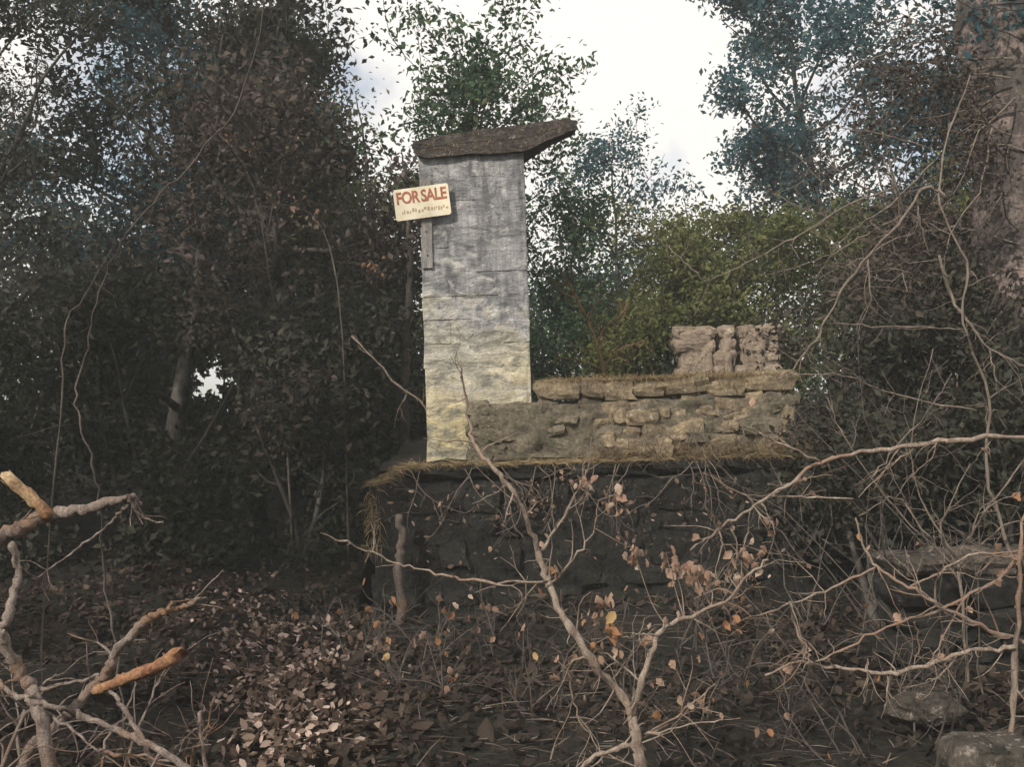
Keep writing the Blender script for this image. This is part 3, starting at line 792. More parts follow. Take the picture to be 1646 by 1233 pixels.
# trees right of the pillar
tree('broadleaf_tree', 'green leafy tree rising directly behind the pillar and its slab', (-.45, 13.0, 1.2), 5.1, 2.1, .46, .06, 'leaf_green', 301, 8600, .09, clump=.13, limbs=17, lean=(.24, 0))
tree('broadleaf_tree', 'tall airy blue-green tree behind the olive bushes', (5.5, 16.5, 1.3), 8.4, 2.9, .28, .13, 'leaf_blue', 302, 21000, .115, clump=.17)
tree('broadleaf_tree', 'tall airy blue-green tree rising over the dead vine tangle', (7.2, 15.0, 1.3), 9.0, 3.2, .24, .14, 'leaf_blue', 303, 24000, .115, clump=.18)
tree('broadleaf_tree', 'slender blue-green tree in the gap between pillar and olive bushes', (1.9, 17.0, 1.3), 5.1, 2.0, .25, .07, 'leaf_blue', 304, 6000, .095, clump=.15)
tree('broadleaf_tree', 'thin green tree close beside the pillar under the slab end', (.75, 13.5, 1.25), 3.5, 1.2, .2, .05, 'leaf_green', 305, 3600, .09, clump=.13)
G3 = 'olive bushes on the terrace'
LO = 'dense olive green bush growing on the terrace behind the ruined wall'
for i, (x, y, h, sp, n) in enumerate([(2.0, 13.4, 2.75, 1.3, 11000), (3.2, 13.8, 3.05, 1.4, 12000), (4.5, 13.2, 3.1, 1.4, 12000), (5.6, 12.6, 3.2, 1.5, 12000)]):
    tree('olive_bush', LO, (x, y, 1.2), h, sp, .05, .05, 'leaf_olive', 320 + i, n, .085, G3, clump=.16, limbs=18, stems=3, cat='bush')
tree('olive_bush', 'small sparse green bush between the pillar and the dry orange sapling', (.75, 12.6, 1.2), 1.9, .9, .05, .03, 'leaf_green', 330, 5000, .075, None, clump=.13, limbs=14, stems=3, cat='bush')
tree('olive_bush', 'low green bush around the foot of the dry orange sapling', (1.45, 12.2, 1.2), 1.6, .9, .05, .03, 'leaf_olive', 331, 5000, .075, None, clump=.13, limbs=14, stems=3, cat='bush')
# dark overgrown thicket at the right
G4 = 'dark overgrown shrubs right of the terrace'
for i, (x, y, z, h, sp, n) in enumerate([(3.35, 8.1, .9, 1.7, .9, 5000), (3.7, 8.9, .9, 2.0, 1.1, 9000), (4.1, 7.2, 0, 2.1, 1.0, 10000), (2.6, 7.1, 0, 1.5, .8, 3600), (3.4, 6.7, 0, 1.7, .9, 4500), (4.4, 10.4, 1.1, 2.6, 1.2, 10000)]):
    tree('overgrown_shrub', 'dark overgrown shrub smothering the end of the terrace wall', (x, y, z), h, sp, .04, .035, 'leaf_dark' if i != 1 else 'leaf_brown', 340 + i, n, .075, G4, clump=.15, limbs=14, stems=3, cat='shrub')

def woodland(name, label, n, xr, yr, ztop, mat, seed, leaf, gap):
    rng = np.random.default_rng(seed); nc = n // 60
    cx = rng.uniform(*xr, nc); cy = rng.uniform(*yr, nc); cz = rng.uniform(0.1, 1, nc) * np.array([ztop(x, y) for x, y in zip(cx, cy)])
    k = rng.integers(0, nc, n); P = np.stack([cx[k], cy[k], cz[k]], 1) + rng.normal(0, .42, (n, 3))
    P = P[P[:, 2] > .05]
    if gap: P = P[clear_gap(P, .40)]
    V, Fc, T = leaf_arrays(rng, P, leaf * rng.uniform(.7, 1.3, len(P)))
    o = link(name, tri_mesh(name, V, Fc, T), MT[mat]); tag(o, label, 'woodland', kind='stuff')
woodland('far_woodland', 'far mass of dark woodland behind the shaded trees', 90000, (-24, .5), (21, 29), lambda x, y: 7.5 + 2.0 * math.sin(x * .8) - max(0, x + 5) * .75, 'leaf_dark', 41, .2, True)
woodland('far_woodland', 'far low line of green woodland behind the terrace', 50000, (-1, 26), (22, 30), lambda x, y: 4.2 + .8 * math.sin(x * 1.1) + max(0, x - 5) * .25, 'leaf_green', 42, .16, False)

# trunks standing in the wood
def trunk(name, label, pts, Y, r0, r1, mat, seed, cat='tree trunk', sides=9, jit=.01, group=None):
    rng = np.random.default_rng(seed); P = [pix(px, py, Y) for px, py in pts]
    P = smooth_line(P, 5, jit, rng); o_base = P[0].copy()
    mb = MB(); R = np.linspace(r0, r1, len(P)) * (1 + .12 * np.sin(np.arange(len(P)) * 1.9 + seed)); mb.tube(P - o_base, R, sides)
    o = link(name, mb.mesh(name), MT[mat]); o.location = o_base
    return tag(o, label, cat, group)
trunk('tree_trunk', 'slim pale tree trunk close against the shadowed edge of the pillar', [(656, 850), (652, 700), (648, 620), (655, 520), (660, 420), (654, 330), (650, 280), (646, 245)], 10.9, .07, .006, 'bark_dim', 1)
trunk('tree_trunk', 'slim lichened tree trunk with a rusty leaf cluster in the wood', [(604, 850), (600, 700), (597, 560), (598, 450), (596, 360), (588, 240), (572, 150)], 11.4, .05, .006, 'bark_dim', 2)
trunk('tree_trunk', 'thin mottled trunk in the shaded wood near the bright gap', [(404, 850), (400, 760), (388, 660), (386, 590), (372, 470), (366, 300), (330, 60)], 12.9, .05, .02, 'bark_dim', 3)
trunk('tree_trunk', 'forked dark trunk rising bare into the sky above the wood', [(420, 840), (410, 500), (404, 300), (398, 100), (380, -40)], 13.0, .10, .05, 'bark_dark', 4)
# pale broken sapling stump in front of the wall corner
rng = np.random.default_rng(77)
trunk('broken_stump', 'pale broken sapling stump standing against the dark wall corner', [(640, 1090), (638, 1040), (648, 985), (640, 915), (646, 870), (642, 828)], 7.66, .05, .028, 'bark_stump', 6, 'stump', 9, .010)

# big old trunk at the right with lichen
def big_trunk():
    base = np.array([4.46, 8.6, 0.9]); rng = np.random.default_rng(6)
    t = thing('old_tree', 'massive old trunk with pinkish lichen patches wrapped in dead vines', 'tree', tuple(base))
    mb = MB(); P = smooth_line([base + [0, 0, -.3], base + [-.02, 0, .8], base + [.03, 0, 1.8], base + [.0, .05, 2.9], base + [-.08, .1, 4.0], base + [.1, .2, 5.6], base + [.2, .3, 8]], 6, .015, rng)
    mb.tube(P, np.interp(np.linspace(0, 1, len(P)), [0, .1, .5, 1], [.52, .43, .36, .2]) * (1 + .02 * np.sin(np.arange(len(P)) * .7)), 22, knob=.03)
    put(link('trunk', mb.mesh('trunk'), MT['bark_pink']), t)
    tips = []
    m2 = MB()
    for k in range(26):   # dead vine tangle on its near side
        a = base + [rng.normal(-.3, .2), -.35, rng.uniform(.6, 3.6)]
        L1 = limb_line(rng, a, (-1, rng.normal(-.1, .4), rng.normal(-.05, .5)), rng.uniform(.6, 1.9), 9, .22, -.02); m2.tube(L1, np.linspace(.011, .003, len(L1)), 4, False)
        for b in range(4):
            L2 = limb_line(rng, L1[rng.integers(2, 9)], rng.normal(0, 1, 3) + [-.4, 0, -.3], rng.uniform(.2, .6), 5, .3, -.04); m2.tube(L2, np.linspace(.005, .002, len(L2)), 3, False); tips += list(L2[2:])
        tips += list(L1[4:])
    put(link('dead_vine', m2.mesh('dead_vine'), MT['twig_dark']), t)
    tips = np.array(tips); P = tips[rng.integers(0, len(tips), 5000)] + rng.normal(0, .09, (5000, 3)); P = P[(P[:, 0] < base[0] - .38) | (rng.uniform(0, 1, 5000) < .03)]
    V, Fc, T = leaf_arrays(rng, P, .055 * rng.uniform(.6, 1.3, len(P))); o = link('withered_leaves', tri_mesh('withered_leaves', V, Fc, T), MT['leaf_brown']); o['kind'] = 'stuff'; put(o, t)
big_trunk()
tree('broadleaf_tree', 'leafy grey-green tree leaning over the old lichened trunk', (5.4, 8.2, .9), 6.4, 2.2, .50, .09, 'leaf_blue', 310, 10000, .085, clump=.15, lean=(-.10, 0))
tree('dead_shrub', 'tall tangle of withered brown twigs hanging against the old trunk', (4.0, 9.4, 1.1), 3.6, 1.3, .35, .05, 'leaf_brown', 311, 2400, .06, clump=.12, lean=(-.05, -.05), limbs=22, cat='shrub', bark='twig_dark')

# ------------------------------------------------------------------ bare twigs
def leaf_mesh(seed, mat, l=.072, wd=.026):
    """a curled dead leaf with a wavy edge"""
    r = random.Random(seed); n = 7; V = []; Fc = []
    for i in range(n):
        u = i / (n - 1); wv = wd * math.sin(math.pi * min(1, u ** .8)) * r.uniform(.7, 1.25); cz = .35 * l * (u - .4) ** 2 * r.uniform(.5, 1.6)
        V += [(-wv * .9, u * l - l / 2, cz + wv * r.uniform(.2, .7)), (0, u * l - l / 2, cz), (wv * .9, u * l - l / 2, cz + wv * r.uniform(.2, .7))]
    for i in range(n - 1):
        a = i * 3; Fc += [(a, a + 1, a + 4), (a, a + 4, a + 3), (a + 1, a + 2, a + 5), (a + 1, a + 5, a + 4)]
    me = tri_mesh('dead_leaf', np.array(V), np.array(Fc), np.full(len(V), r.uniform(.1, 1))); me.materials.append(mat)
    return me
DEAD = {k: [leaf_mesh(s, MT[k]) for s in range(6)] for k in ('dead', 'dead_orange')}

def dead_leaf(parent, p, rng, kind='dead', scale=1.0):
    me = DEAD[kind][rng.integers(0, 6)]
    o = bpy.data.objects.new('dead_leaf', me); COL.objects.link(o); o.location = Vector(p)
    s = scale * rng.uniform(.7, 1.25); o.scale = (s, s, s)
    o.rotation_euler = (rng.uniform(-2.2, -.6), rng.uniform(-1, 1), rng.uniform(0, 6.3))
    return put(o, parent)

def twigs_on(mb, rng, P, R, n, lmin, lmax, tips=None, down=0.0):
    for k in range(n):
        i = rng.integers(1, len(P) - 1); d = P[i + 1] - P[i - 1]; d /= np.linalg.norm(d) + 1e-9
        dd = d * .7 + rng.normal(0, .6, 3) * [1, .8, 1]; dd[2] -= down
        l = rng.uniform(lmin, lmax); L2 = limb_line(rng, P[i], dd, l, 5, .22, -.03)
        r = min(R[i] * .55, .0045); mb.tube(L2, np.linspace(r, .0012, len(L2)), 4, False)
        if tips is not None: tips += [L2[-1], L2[3]]
        if l > .14 and rng.uniform() < .7:
            L3 = limb_line(rng, L2[2], dd + rng.normal(0, .8, 3), l * .5, 4, .25, -.02); mb.tube(L3, np.linspace(r * .6, .001, len(L3)), 3, False)
            if tips is not None: tips.append(L3[-1])

def shrub(name, label, Y, lines, seed, mat='twig', cat='shrub', group=None, twigs=1.0, leaves=(), extra_leaf=0, rough=.006):
    """lines: (points in photograph pixels, r0, r1[, Y]) joined into one plant standing at depth Y"""
    rng = np.random.default_rng(seed); first = pix(*lines[0][0][0], Y)
    base = np.array([first[0], first[1], min(first[2], gz(first[0], first[1]))])
    t = thing(name, label, cat, tuple(base), group); mb = MB(); tips = []; stems = []
    for ln in lines:
        pts, r0, r1 = ln[:3]; y0 = ln[3] if len(ln) > 3 else Y
        y1 = ln[4] if len(ln) > 4 else y0
        ph = rng.uniform(0, 6); n = len(pts)
        P = [pix(px, py, y0 + (y1 - y0) * i / max(1, n - 1) + (.06 * math.sin(ph + i * 1.1) if 0 < i else 0)) for i, (px, py) in enumerate(pts)]
        P = smooth_line(P, 5, rough * .75 * min(1, Y / 4), rng); R = np.linspace(r0, r1, len(P)) * (1 + rng.normal(0, .14, len(P))); stems.append(P)
        mb.tube(P, R, 8 if r0 > .008 else 5, knob=.08, seed=seed)
        if len(P) > 4: twigs_on(mb, rng, P, R, int(twigs * len(pts) * 1.6), .05, .28, tips)
    todo = []; allp = np.concatenate(stems)
    for (px, py, yy, n, kind, sc) in leaves:      # a side twig reaches each cluster, a stalk each leaf
        c = pix(px, py, yy); near = allp[np.argmin(np.linalg.norm(allp - c, axis=1))]
        L1 = smooth_line([near, near + (c - near) * .5 + rng.normal(0, .015, 3), c], 4); mb.tube(L1, np.linspace(.0032, .0016, len(L1)), 4, False)
        for k in range(n):
            q = pix(px + rng.normal(0, 9), py + rng.normal(0, 12), yy + rng.normal(0, .04))
            mb.tube([c, c + (q - c) * .5 + rng.normal(0, .004, 3), q], [.0014, .001, .0008], 3, False); todo.append((q, kind, sc * .72))
    put(link('stems', mb.mesh('stems'), MT[mat]), t)
    for (q, kind, sc) in todo: dead_leaf(t, q, rng, kind, sc)
    for k in range(extra_leaf): dead_leaf(t, tips[rng.integers(0, len(tips))] + rng.normal(0, .012, 3), rng, 'dead', .6)
    return t

shrub('bare_sapling', 'forked bare sapling with dead leaves growing in front of the dark retaining wall', 4.0, [
 ([(1050, 1300), (1030, 1230), (1024, 1190), (1018, 1150)], .024, .020),
 ([(1018, 1152), (990, 1105), (955, 1070), (925, 1020), (900, 985), (880, 930), (866, 890), (850, 845), (830, 800), (795, 755), (768, 725), (755, 690), (748, 640), (738, 585)], .018, .004),
 ([(1018, 1152), (1032, 1100), (1050, 1040), (1065, 1012), (1110, 990), (1165, 965), (1200, 930), (1235, 900)], .014, .004),
 ([(880, 935), (800, 937), (740, 930), (690, 918), (640, 908), (590, 885), (545, 870)], .007, .0035),
 ([(872, 885), (905, 830), (935, 780), (950, 738)], .007, .003), ([(885, 938), (930, 890), (955, 850), (962, 805)], .006, .002),
 ([(1026, 1195), (985, 1205), (940, 1228), (890, 1270)], .011, .008), ([(1026, 1190), (1070, 1165), (1110, 1135), (1150, 1100)], .008, .003),
 ([(1032, 1098), (985, 1058), (950, 1040)], .005, .003), ([(945, 1060), (920, 1062), (918, 1110), (932, 1160), (968, 1212)], .006, .003),
 ([(1028, 1185), (1110, 1165), (1190, 1155)], .005, .002), ([(1058, 1022), (1030, 1020), (1000, 1025)], .004, .002)], 1, twigs=1.0, leaves=[
 (1025, 905, 4.1, 10, 'dead', 1), (1070, 888, 4.1, 3, 'dead', 1), (1085, 918, 4.1, 10, 'dead', 1.1), (1118, 925, 4.1, 10, 'dead', 1.1), (1140, 945, 4.1, 9, 'dead', 1),
 (985, 1010, 4, 7, 'dead_orange', 1.1), (968, 972, 4.05, 8, 'dead', 1.1), (1176, 1012, 4.1, 4, 'dead_orange', .8), (830, 992, 4, 1, 'dead', 1.3), (940, 765, 4, 6, 'dead', .9),
 (988, 800, 4, 9, 'dead', .9), (885, 930, 4, 3, 'dead_orange', .7), (1125, 1138, 4, 3, 'dead_orange', .8), (955, 1045, 4, 3, 'dead_orange', .7), (1015, 880, 4.1, 3, 'dead', .9)], extra_leaf=14)

shrub('bare_shrub', 'arching bare shrub with drooping twigs and tan leaves reaching towards the parapet', 4.7, [
 ([(1690, 1330), (1700, 1000), (1695, 800), (1660, 703)], .02, .012),
 ([(1660, 703), (1560, 705), (1480, 715), (1400, 725), (1320, 742), (1270, 775), (1225, 805), (1190, 830), (1150, 855), (1110, 885)], .012, .005),
 ([(1240, 797), (1300, 800), (1372, 802)], .006, .003), ([(1155, 852), (1160, 882), (1150, 918)], .004, .002), ([(1175, 840), (1185, 880), (1180, 918)], .005, .002),
 ([(1205, 818), (1205, 850), (1195, 884)], .004, .002), ([(1222, 808), (1245, 848), (1240, 888)], .005, .002), ([(1320, 742), (1260, 715), (1190, 685)], .006, .003),
 ([(1470, 718), (1420, 760), (1380, 800)], .005, .002), ([(1230, 802), (1290, 770), (1340, 765)], .004, .002), ([(1225, 805), (1180, 790), (1130, 760)], .004, .002),
 ([(1210, 940), (1190, 955), (1150, 975)], .004, .002)], 2, leaves=[(1190, 890, 4.6, 9, 'dead', 1), (1212, 905, 4.6, 10, 'dead', 1), (1165, 935, 4.6, 4, 'dead', .9), (1235, 850, 4.7, 3, 'dead', .8), (1290, 770, 4.7, 3, 'dead', .7)], extra_leaf=12)

shrub('bare_shrub', 'tangled bare shrub with crossing stems beside the rubble wall', 4.2, [
 ([(1600, 1330), (1625, 1180), (1632, 1060), (1638, 960), (1640, 880), (1652, 780)], .014, .006),
 ([(1632, 1040), (1590, 1045), (1560, 1047), (1490, 1070), (1430, 1085), (1380, 1078), (1320, 1070), (1280, 1066), (1230, 1086)], .011, .004),
 ([(1700, 1060), (1640, 1032), (1560, 1000), (1500, 966), (1460, 945), (1410, 912), (1390, 885), (1375, 833)], .010, .004),
 ([(1407, 913), (1350, 940), (1290, 965), (1240, 980), (1190, 1000)], .006, .003), ([(1270, 967), (1280, 1015), (1300, 1045), (1296, 1068)], .006, .004),
 ([(1660, 870), (1610, 925), (1560, 955), (1500, 985), (1440, 1003), (1380, 1030), (1310, 1064)], .008, .004), ([(1558, 955), (1520, 1020), (1490, 1068)], .005, .003),
 ([(1395, 1078), (1394, 1100), (1388, 1132)], .005, .003), ([(1425, 1085), (1424, 1125)], .004, .002), ([(1470, 1000), (1475, 1040), (1472, 1075)], .004, .002),
 ([(1540, 1052), (1520, 1080), (1488, 1096)], .005, .002), ([(1460, 945), (1500, 925), (1560, 895), (1646, 885)], .006, .003)], 3, extra_leaf=6)

shrub('climbing_vine', 'leafless vine sprawling from the old trunk across the olive bushes', 5.6, [
 ([(1640, 1150), (1625, 900), (1585, 760), (1590, 640), (1548, 520), (1552, 420), (1512, 330), (1520, 230), (1560, 120)], .009, .005),
 ([(1520, 320), (1490, 300), (1455, 345), (1420, 385), (1365, 450), (1335, 500), (1310, 545), (1275, 590), (1250, 610)], .010, .004),
 ([(1395, 412), (1400, 470), (1400, 515)], .006, .003), ([(1440, 300), (1380, 322), (1300, 370), (1240, 400), (1190, 430), (1130, 452)], .006, .003),
 ([(1130, 452), (1100, 420), (1060, 385), (1045, 350)], .004, .003), ([(1340, 350), (1290, 335), (1240, 310)], .004, .002), ([(1455, 345), (1440, 300), (1420, 260)], .005, .003),
 ([(1510, 410), (1530, 480), (1560, 520), (1590, 560), (1650, 590)], .009, .004), ([(1475, 320), (1480, 360), (1492, 410)], .005, .002), ([(1550, 530), (1500, 528), (1400, 524), (1330, 520)], .005, .003),
 ([(1570, 660), (1440, 635), (1400, 620), (1340, 600), (1258, 606)], .005, .003), ([(1500, 260), (1430, 330), (1370, 370), (1330, 420), (1310, 450)], .005, .002), ([(1590, 560), (1600, 610), (1610, 640)], .005, .002),
 ([(1450, 345), (1380, 385), (1310, 420), (1240, 440)], .004, .002), ([(1500, 240), (1420, 215), (1350, 205)], .004, .002)], 4, 'twig_dark', 'vine', twigs=1.3)

shrub('bare_shrub', 'pale twiggy shrub standing behind the rubble wall under the old trunk', 5.3, [
 ([(1560, 1150), (1545, 960), (1540, 900), (1565, 850), (1600, 800), (1650, 735)], .010, .005), ([(1542, 900), (1510, 860), (1522, 820), (1560, 745)], .008, .003), ([(1545, 940), (1480, 850), (1440, 800), (1380, 830)], .006, .003),
 ([(1440, 800), (1470, 760), (1500, 735)], .004, .002), ([(1560, 860), (1580, 820), (1640, 790)], .005, .003), ([(1545, 920), (1450, 830), (1400, 770), (1350, 690), (1330, 640)], .006, .002),
 ([(1545, 905), (1610, 850), (1660, 830)], .005, .003), ([(1400, 770), (1440, 720), (1500, 650), (1530, 600)], .005, .002), ([(1540, 900), (1480, 800), (1465, 700), (1500, 560)], .006, .002)], 5, 'twig_dark', twigs=1.6)

# dry orange sapling behind the parapet
shrub('dry_sapling', 'small dry orange-brown sapling standing behind the parapet coping', 9.6, [
 ([(972, 640), (968, 590), (958, 550), (945, 515), (928, 480), (915, 455)], .022, .008), ([(958, 552), (975, 525), (1000, 505), (1010, 480)], .012, .004), ([(945, 515), (960, 480), (962, 455)], .008, .003),
 ([(928, 480), (905, 470), (890, 450)], .007, .003), ([(968, 590), (1000, 560), (1040, 545)], .008, .003), ([(968, 595), (930, 580), (890, 575)], .008, .003)], 6, 'twig_red', 'sapling', twigs=3.0, extra_leaf=0)
# fine brush along the foot of the wall
def brush(name, label, base, n, height, spread, seed, mat, group, leafn=0, cat='shrub'):
    rng = np.random.default_rng(seed); base = np.array(base, float); t = thing(name, label, cat, tuple(base), group); mb = MB(); tips = []
    for k in range(n):
        d = np.array([rng.normal(0, spread), rng.normal(0, spread * .7), 1.0]); P = limb_line(rng, base + [rng.normal(0, .08), rng.normal(0, .08), -.05], d, height * rng.uniform(.6, 1.15), 8, .14, -.03)
        R = np.linspace(.006, .002, len(P)); mb.tube(P, R, 5, False); twigs_on(mb, rng, P, R, 6, .08, .35, tips)
    put(link('stems', mb.mesh('stems'), MT[mat]), t)
    for k in range(leafn): dead_leaf(t, tips[rng.integers(0, len(tips))] + rng.normal(0, .015, 3), rng, 'dead' if rng.uniform() < .7 else 'dead_orange', .8)
G5 = 'low bare brush at the foot of the retaining wall'
rngb = np.random.default_rng(5)
for i, (px, Y, n, h, lf) in enumerate([(600, 7.0, 5, .5, 12), (680, 6.6, 6, .55, 16), (790, 6.9, 4, .6, 6), (960, 6.4, 4, .7, 8), (1080, 6.6, 4, .8, 10), (1290, 6.3, 5, .9, 6), (1400, 5.2, 4, .7, 3), (1240, 5.0, 3, .5, 3), (560, 6.2, 5, .45, 14), (640, 5.6, 5, .4, 12), (1500, 4.6, 4, .9, 2), (1580, 5.0, 4, 1.1, 2), (850, 6.2, 5, .5, 8), (1180, 5.9, 5, .8, 8), (720, 5.4, 4, .4, 8), (1120, 5.1, 5, .5, 8), (880, 5.2, 5, .45, 6), (1340, 4.6, 4, .7, 4), (1010, 5.6, 5, .5, 8)]):
    q = pix(px, 900, Y); brush('low_brush', 'low bare brush with a few dead leaves at the foot of the retaining wall', (q[0], Y, gz(q[0], Y)), n, h, .55, 500 + i, 'twig_dim', G5, lf)

shrub('thin_sapling', 'thin sapling in the wood with an arching spray of tan leaves', 9.6, [
 ([(560, 900), (556, 700), (548, 500), (530, 400), (505, 350), (470, 332), (425, 325)], .010, .003), ([(535, 420), (580, 425), (620, 440)], .004, .002)], 19, 'twig_dim', 'sapling', twigs=1.0,
 leaves=[(445, 330, 9.6, 8, 'dead', .9), (475, 337, 9.6, 10, 'dead', 1.0), (503, 350, 9.6, 10, 'dead', 1.0), (605, 430, 9.6, 10, 'dead_orange', 1.0)])
shrub('thin_sapling', 'bare slim sapling with rusty leaves high in the shaded wood', 10.2, [
 ([(470, 900), (455, 600), (430, 420), (400, 280), (340, 200)], .012, .004), ([(420, 350), (380, 240), (330, 205)], .005, .002), ([(425, 390), (460, 240), (500, 220)], .005, .002)], 20, 'twig_dim', 'sapling', twigs=2.0,
 leaves=[(370, 225, 10.2, 10, 'dead_orange', .9), (410, 235, 10.2, 10, 'dead_orange', .9), (470, 240, 10.2, 6, 'dead_orange', .8)])
G7 = 'bare arching twigs before the dark shrubs'
for i, (px, Y, n, h) in enumerate([(1290, 6.9, 4, 1.5), (1360, 6.4, 4, 1.7), (1440, 6.2, 4, 1.9), (1530, 6.5, 4, 2.2), (1600, 6.0, 4, 2.2)]):
    q = pix(px, 800, Y); brush('arching_brush', 'tall clump of bare arching twigs before the dark overgrown shrubs', (q[0], Y, gz(q[0], Y)), n, h, .5, 580 + i, 'twig_dim', G7, 3)
# dead vines hanging down the retaining wall
def wall_vines():
    rng = np.random.default_rng(64)
    for i, (px, n) in enumerate([(690, 3), (790, 4), (900, 4), (1010, 5), (1110, 5)]):
        q = pix(px, 752, WALL_Y); base = np.array([q[0], WALL_Y - .12, 1.0])
        t = thing('dead_vine', 'thin dead vine hanging from the straw ledge down the dark retaining wall', 'vine', tuple(base), 'dead vines hanging on the retaining wall'); mb = MB(); tips = []
        for k in range(n):
            P = limb_line(rng, base + [rng.normal(0, .12), rng.uniform(-.02, .01), .06], (rng.normal(0, .5), -.12, -1), rng.uniform(.4, .95), 10, .22, -.03); P[:, 1] = np.minimum(P[:, 1], WALL_Y - .13)
            R = np.linspace(.005, .002, len(P)); mb.tube(P, R, 5, False); twigs_on(mb, rng, P, R, 7, .06, .25, tips)
        put(link('stems', mb.mesh('stems'), MT['twig_dark']), t)
        for k in range(9): dead_leaf(t, tips[rng.integers(0, len(tips))] + rng.normal(0, .01, 3), rng, 'dead', .7)
wall_vines()
G6 = 'dry twiggy plants on the ledge before the parapet'
for i, (px, n, h) in enumerate([(960, 5, .28), (1060, 6, .34), (1130, 6, .42), (1200, 7, .5), (1265, 7, .55)]):
    q = pix(px, 745, 7.95); brush('dry_weed', 'dry twiggy weed growing on the straw ledge in front of the parapet', (q[0], 7.95, 1.07), n, h, .6, 560 + i, 'twig_dark', G6, 0, 'weed')
# ------------------------------------------------------------------ fallen limbs at the left
def limb_thing(name, label, Y, bark_lines, cut_lines, seed, twigs=.8):
    rng = np.random.default_rng(seed); p0 = pix(*bark_lines[0][0][0], bark_lines[0][3] if len(bark_lines[0]) > 3 else Y)
    t = thing(name, label, 'branch', tuple(p0)); mb = MB()
    for ln in bark_lines:
        pts, r0, r1 = ln[:3]; y0 = ln[3] if len(ln) > 3 else Y
        P = smooth_line([pix(px, py, y0 + .03 * math.sin(i * 1.7 + seed)) for i, (px, py) in enumerate(pts)], 8, .0026, rng)
        R = np.linspace(r0, r1, len(P)) * (1 + rng.normal(0, .09, len(P))); mb.tube(P, R, 10, knob=.10, seed=seed)
        if twigs: twigs_on(mb, rng, P, R, int(twigs * len(pts)), .04, .16)
    put(link('bark', mb.mesh('bark'), MT['limb']), t)
    for pts, r0, r1 in cut_lines:
        P = smooth_line([pix(px, py, Y - .015 * i) for i, (px, py) in enumerate(pts)], 5, .0015, rng)
        m2 = MB(); m2.tube(P, np.linspace(r0, r1 * .9, len(P)) * (1 + rng.normal(0, .07, len(P))), 11, knob=.10, splinter=.018, seed=seed); put(link('cut_stub', m2.mesh('cut_stub'), MT['cutwood']), t)
    return t
limb_thing('fallen_limb', 'thick grey fallen limb with an orange cut stub pointing up', 2.8, [
 ([(-330, 1560), (-260, 1250), (-150, 960), (-40, 885), (30, 850), (80, 828), (140, 818), (198, 803)], .036, .012), ([(198, 803), (215, 800), (224, 812)], .011, .006),
 ([(205, 812), (175, 845), (120, 885), (62, 928)], .004, .002), ([(205, 805), (232, 832), (262, 842)], .005, .002)], [([(80, 830), (48, 800), (12, 768)], .017, .019)], 11)
limb_thing('cut_branch', 'forked cut branch with an orange split stub lying in the litter', 2.75, [
 ([(10, 1640), (25, 1400), (40, 1225), (80, 1180), (125, 1130), (165, 1088), (190, 1045), (228, 1003), (262, 984)], .018, .011), ([(262, 984), (292, 976), (322, 962)], .010, .004), ([(270, 980), (278, 968)], .005, .003)],
 [([(150, 1113), (185, 1098), (215, 1086), (250, 1072), (290, 1052)], .012, .022)], 12)
limb_thing('crooked_branch', 'crooked mottled branch curving down into the litter beside the cut branch', 2.6, [
 ([(18, 875), (28, 920), (15, 980), (4, 1020), (25, 1070), (50, 1110), (65, 1160), (95, 1330), (110, 1640)], .009, .021), ([(-60, 1060), (-20, 1085), (30, 1120), (80, 1135), (130, 1150), (200, 1180), (260, 1210), (345, 1265)], .006, .009),
 ([(66, 1108), (120, 1098), (160, 1085)], .005, .004)], [], 13)
limb_thing('thin_branch', 'thin dry branch crossing the leaf litter under the cut branch', 3.0, [
 ([(350, 1560), (345, 1330), (320, 1170), (330, 1140)], .009, .004), ([(170, 1100), (205, 1150), (235, 1205), (262, 1290), (300, 1500)], .006, .009), ([(205, 1150), (170, 1190), (165, 1240)], .005, .003), ([(325, 1165), (295, 1190), (280, 1205)], .004, .002)], [], 14, 1.4)
for i, (pts, Y) in enumerate([([(40, 1330), (30, 1180), (55, 1120), (90, 1085)], 2.9), ([(140, 1420), (200, 1235), (245, 1120), (262, 1085)], 3.1), ([(-20, 1300), (40, 1150), (110, 1170), (160, 1210)], 2.6), ([(310, 1480), (305, 1240), (322, 1190), (345, 1120)], 3.2), ([(80, 1450), (130, 1230), (205, 1215), (280, 1225)], 2.8)]):
    shrub('dry_twig', 'small dry twig sticking up among the cut branches', Y, [(pts, .007, .003)], 600 + i, 'limb', 'twig', 'dry twigs among the cut branches', twigs=1.6)
shrub('hanging_vine', 'long thin bare vine hanging through the dark wood past the fallen limb', 3.5, [
 ([(215, 1420), (200, 1200), (186, 1030), (170, 950), (162, 880), (160, 800), (145, 735), (125, 670), (122, 625), (140, 560), (160, 470), (190, 395), (215, 360), (270, 300), (330, 235), (400, 130), (430, -80)], .0042, .0025)], 15, 'twig_dim', 'vine', twigs=.25)
shrub('thin_sapling', 'thin slanting bare twig against the dark of the wood', 4.6, [([(60, 1250), (75, 900), (100, 640), (105, 520), (135, 480), (180, 400)], .005, .0025)], 16, 'twig_dim', 'sapling', twigs=.4)
shrub('thin_sapling', 'slanting grey twig reaching from the pillar edge into the dark wood', 9.4, [([(690, 900), (690, 700), (680, 650), (640, 620), (600, 575), (565, 540)], .012, .008), ([(655, 630), (640, 660), (632, 690)], .008, .004)], 18, 'twig', 'sapling', twigs=.6)

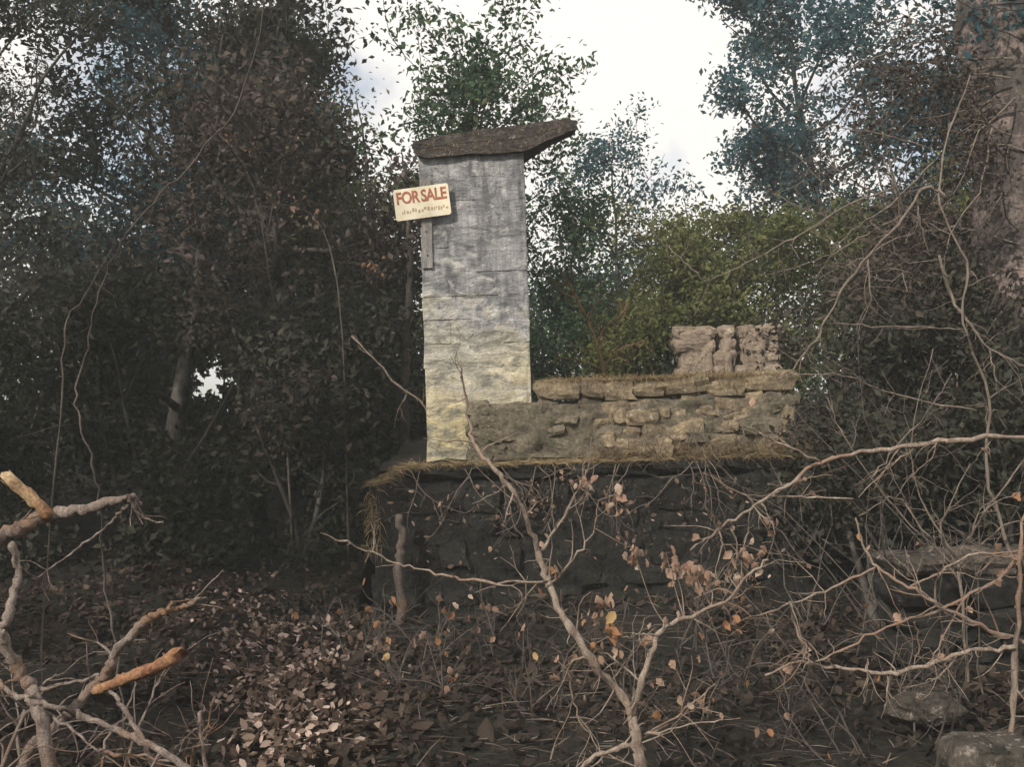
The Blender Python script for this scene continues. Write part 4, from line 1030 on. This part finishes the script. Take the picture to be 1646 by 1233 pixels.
# ------------------------------------------------------------------ leaf litter
def litter():
    rng = np.random.default_rng(9); n = 60000
    Y = 2.4 + 11 * rng.uniform(0, 1, n) ** 1.5; X = rng.uniform(-1, 1, n) * (Y * .62 + .4)
    cl = np.array([mnoise.noise(Vector((x * 1.1, y * .8, 3.3))) for x, y in zip(X, Y)])
    ok = (cl * 1.3 + rng.uniform(-.4, .7, n) > 0) & ~((Y > 7.7) & (X > TER_X0 - .1)); X, Y, cl = X[ok], Y[ok], cl[ok]
    Z = ground_z(X, Y) + rng.uniform(.008, .05, len(X)); P = np.stack([X, Y, Z], 1)
    V, Fc, T = ovate_arrays(rng, P, .052 * np.exp(rng.normal(0, .4, len(X))), .6, 1.6, .6, np.clip(rng.beta(1.3, 5.2, len(X)) * (.5 + 1.0 * np.clip(cl, -.5, .6)), 0, 1))
    tag(link('leaf_litter', tri_mesh('leaf_litter', V, Fc, T), MT['litter']), 'brown and grey dead leaves scattered over the woodland floor', 'leaf litter', kind='stuff')
    V2, F2, T2 = straw_arrays(rng, 5200, lambda r: (lambda y: (np.array([x_ := r.uniform(-1, 1) * (y * .6 + .3), y, float(ground_z(x_, y)) + .02]), np.array([r.normal(), r.normal(), abs(r.normal(0, .12))])))(2.4 + 6 * r.uniform() ** 1.3), .05, .28, .0022, .1)
    tag(link('twig_debris', tri_mesh('twig_debris', V2, F2, T2), MT['straw_dark']), 'broken twigs and straw strewn over the dark floor', 'debris', kind='stuff')
    # heaped leaves whose pale colour paints a patch of sunlight
    n = 2300; q = []
    for k in range(n):
        px, py = rng.choice([0, 1, 2], p=[.5, .3, .2]), 0
        cx, cy, sx, sy = [(455, 1130, 45, 55), (400, 1000, 55, 45), (500, 1060, 45, 60)][px]
        u, v = rng.normal(cx, sx), min(1300, rng.normal(cy, sy)); d = pix(u, max(v, 880), 1.0) - EYE
        s = (EYE[2] - .03) / -d[2]; p = EYE + d * s; q.append([p[0], p[1], gz(p[0], p[1]) + rng.uniform(.02, .09)])
    V, Fc, T = ovate_arrays(rng, np.array(q), .055 * rng.uniform(.5, 1.3, n), .62, 1.2, .7, np.clip(rng.beta(3.2, 1.3, n), 0, 1))
    tag(link('sun_patch_leaves', tri_mesh('sun_patch_leaves', V, Fc, T), MT['litter']), 'pinkish leaves coloured pale as a patch of sunlight, heaped on the floor between branches and wall', 'leaf litter', kind='stuff')
litter()

# ------------------------------------------------------------------ volume added to lift the dark tones evenly
VEIL_DENSITY = 0.0034
def tone_veil():
    mb = MB(); box(mb, (0, 0, 6.0), (1900, 1900, 15.5))
    m = bpy.data.materials.new('veil_volume'); m.use_nodes = True; t = m.node_tree; t.nodes.clear()
    o = t.nodes.new("ShaderNodeOutputMaterial"); v = t.nodes.new("ShaderNodeVolumePrincipled")
    v.inputs['Color'].default_value = (0.90, 0.95, 0.93, 1); v.inputs['Density'].default_value = VEIL_DENSITY; v.inputs['Anisotropy'].default_value = 0.0
    t.links.new(v.outputs['Volume'], o.inputs['Volume'])
    tag(link('tone_veil', mb.mesh('tone_veil', False), m), 'thin pale volume added to lift the dark tones of the wood', 'tone_veil', kind='stuff')
tone_veil()
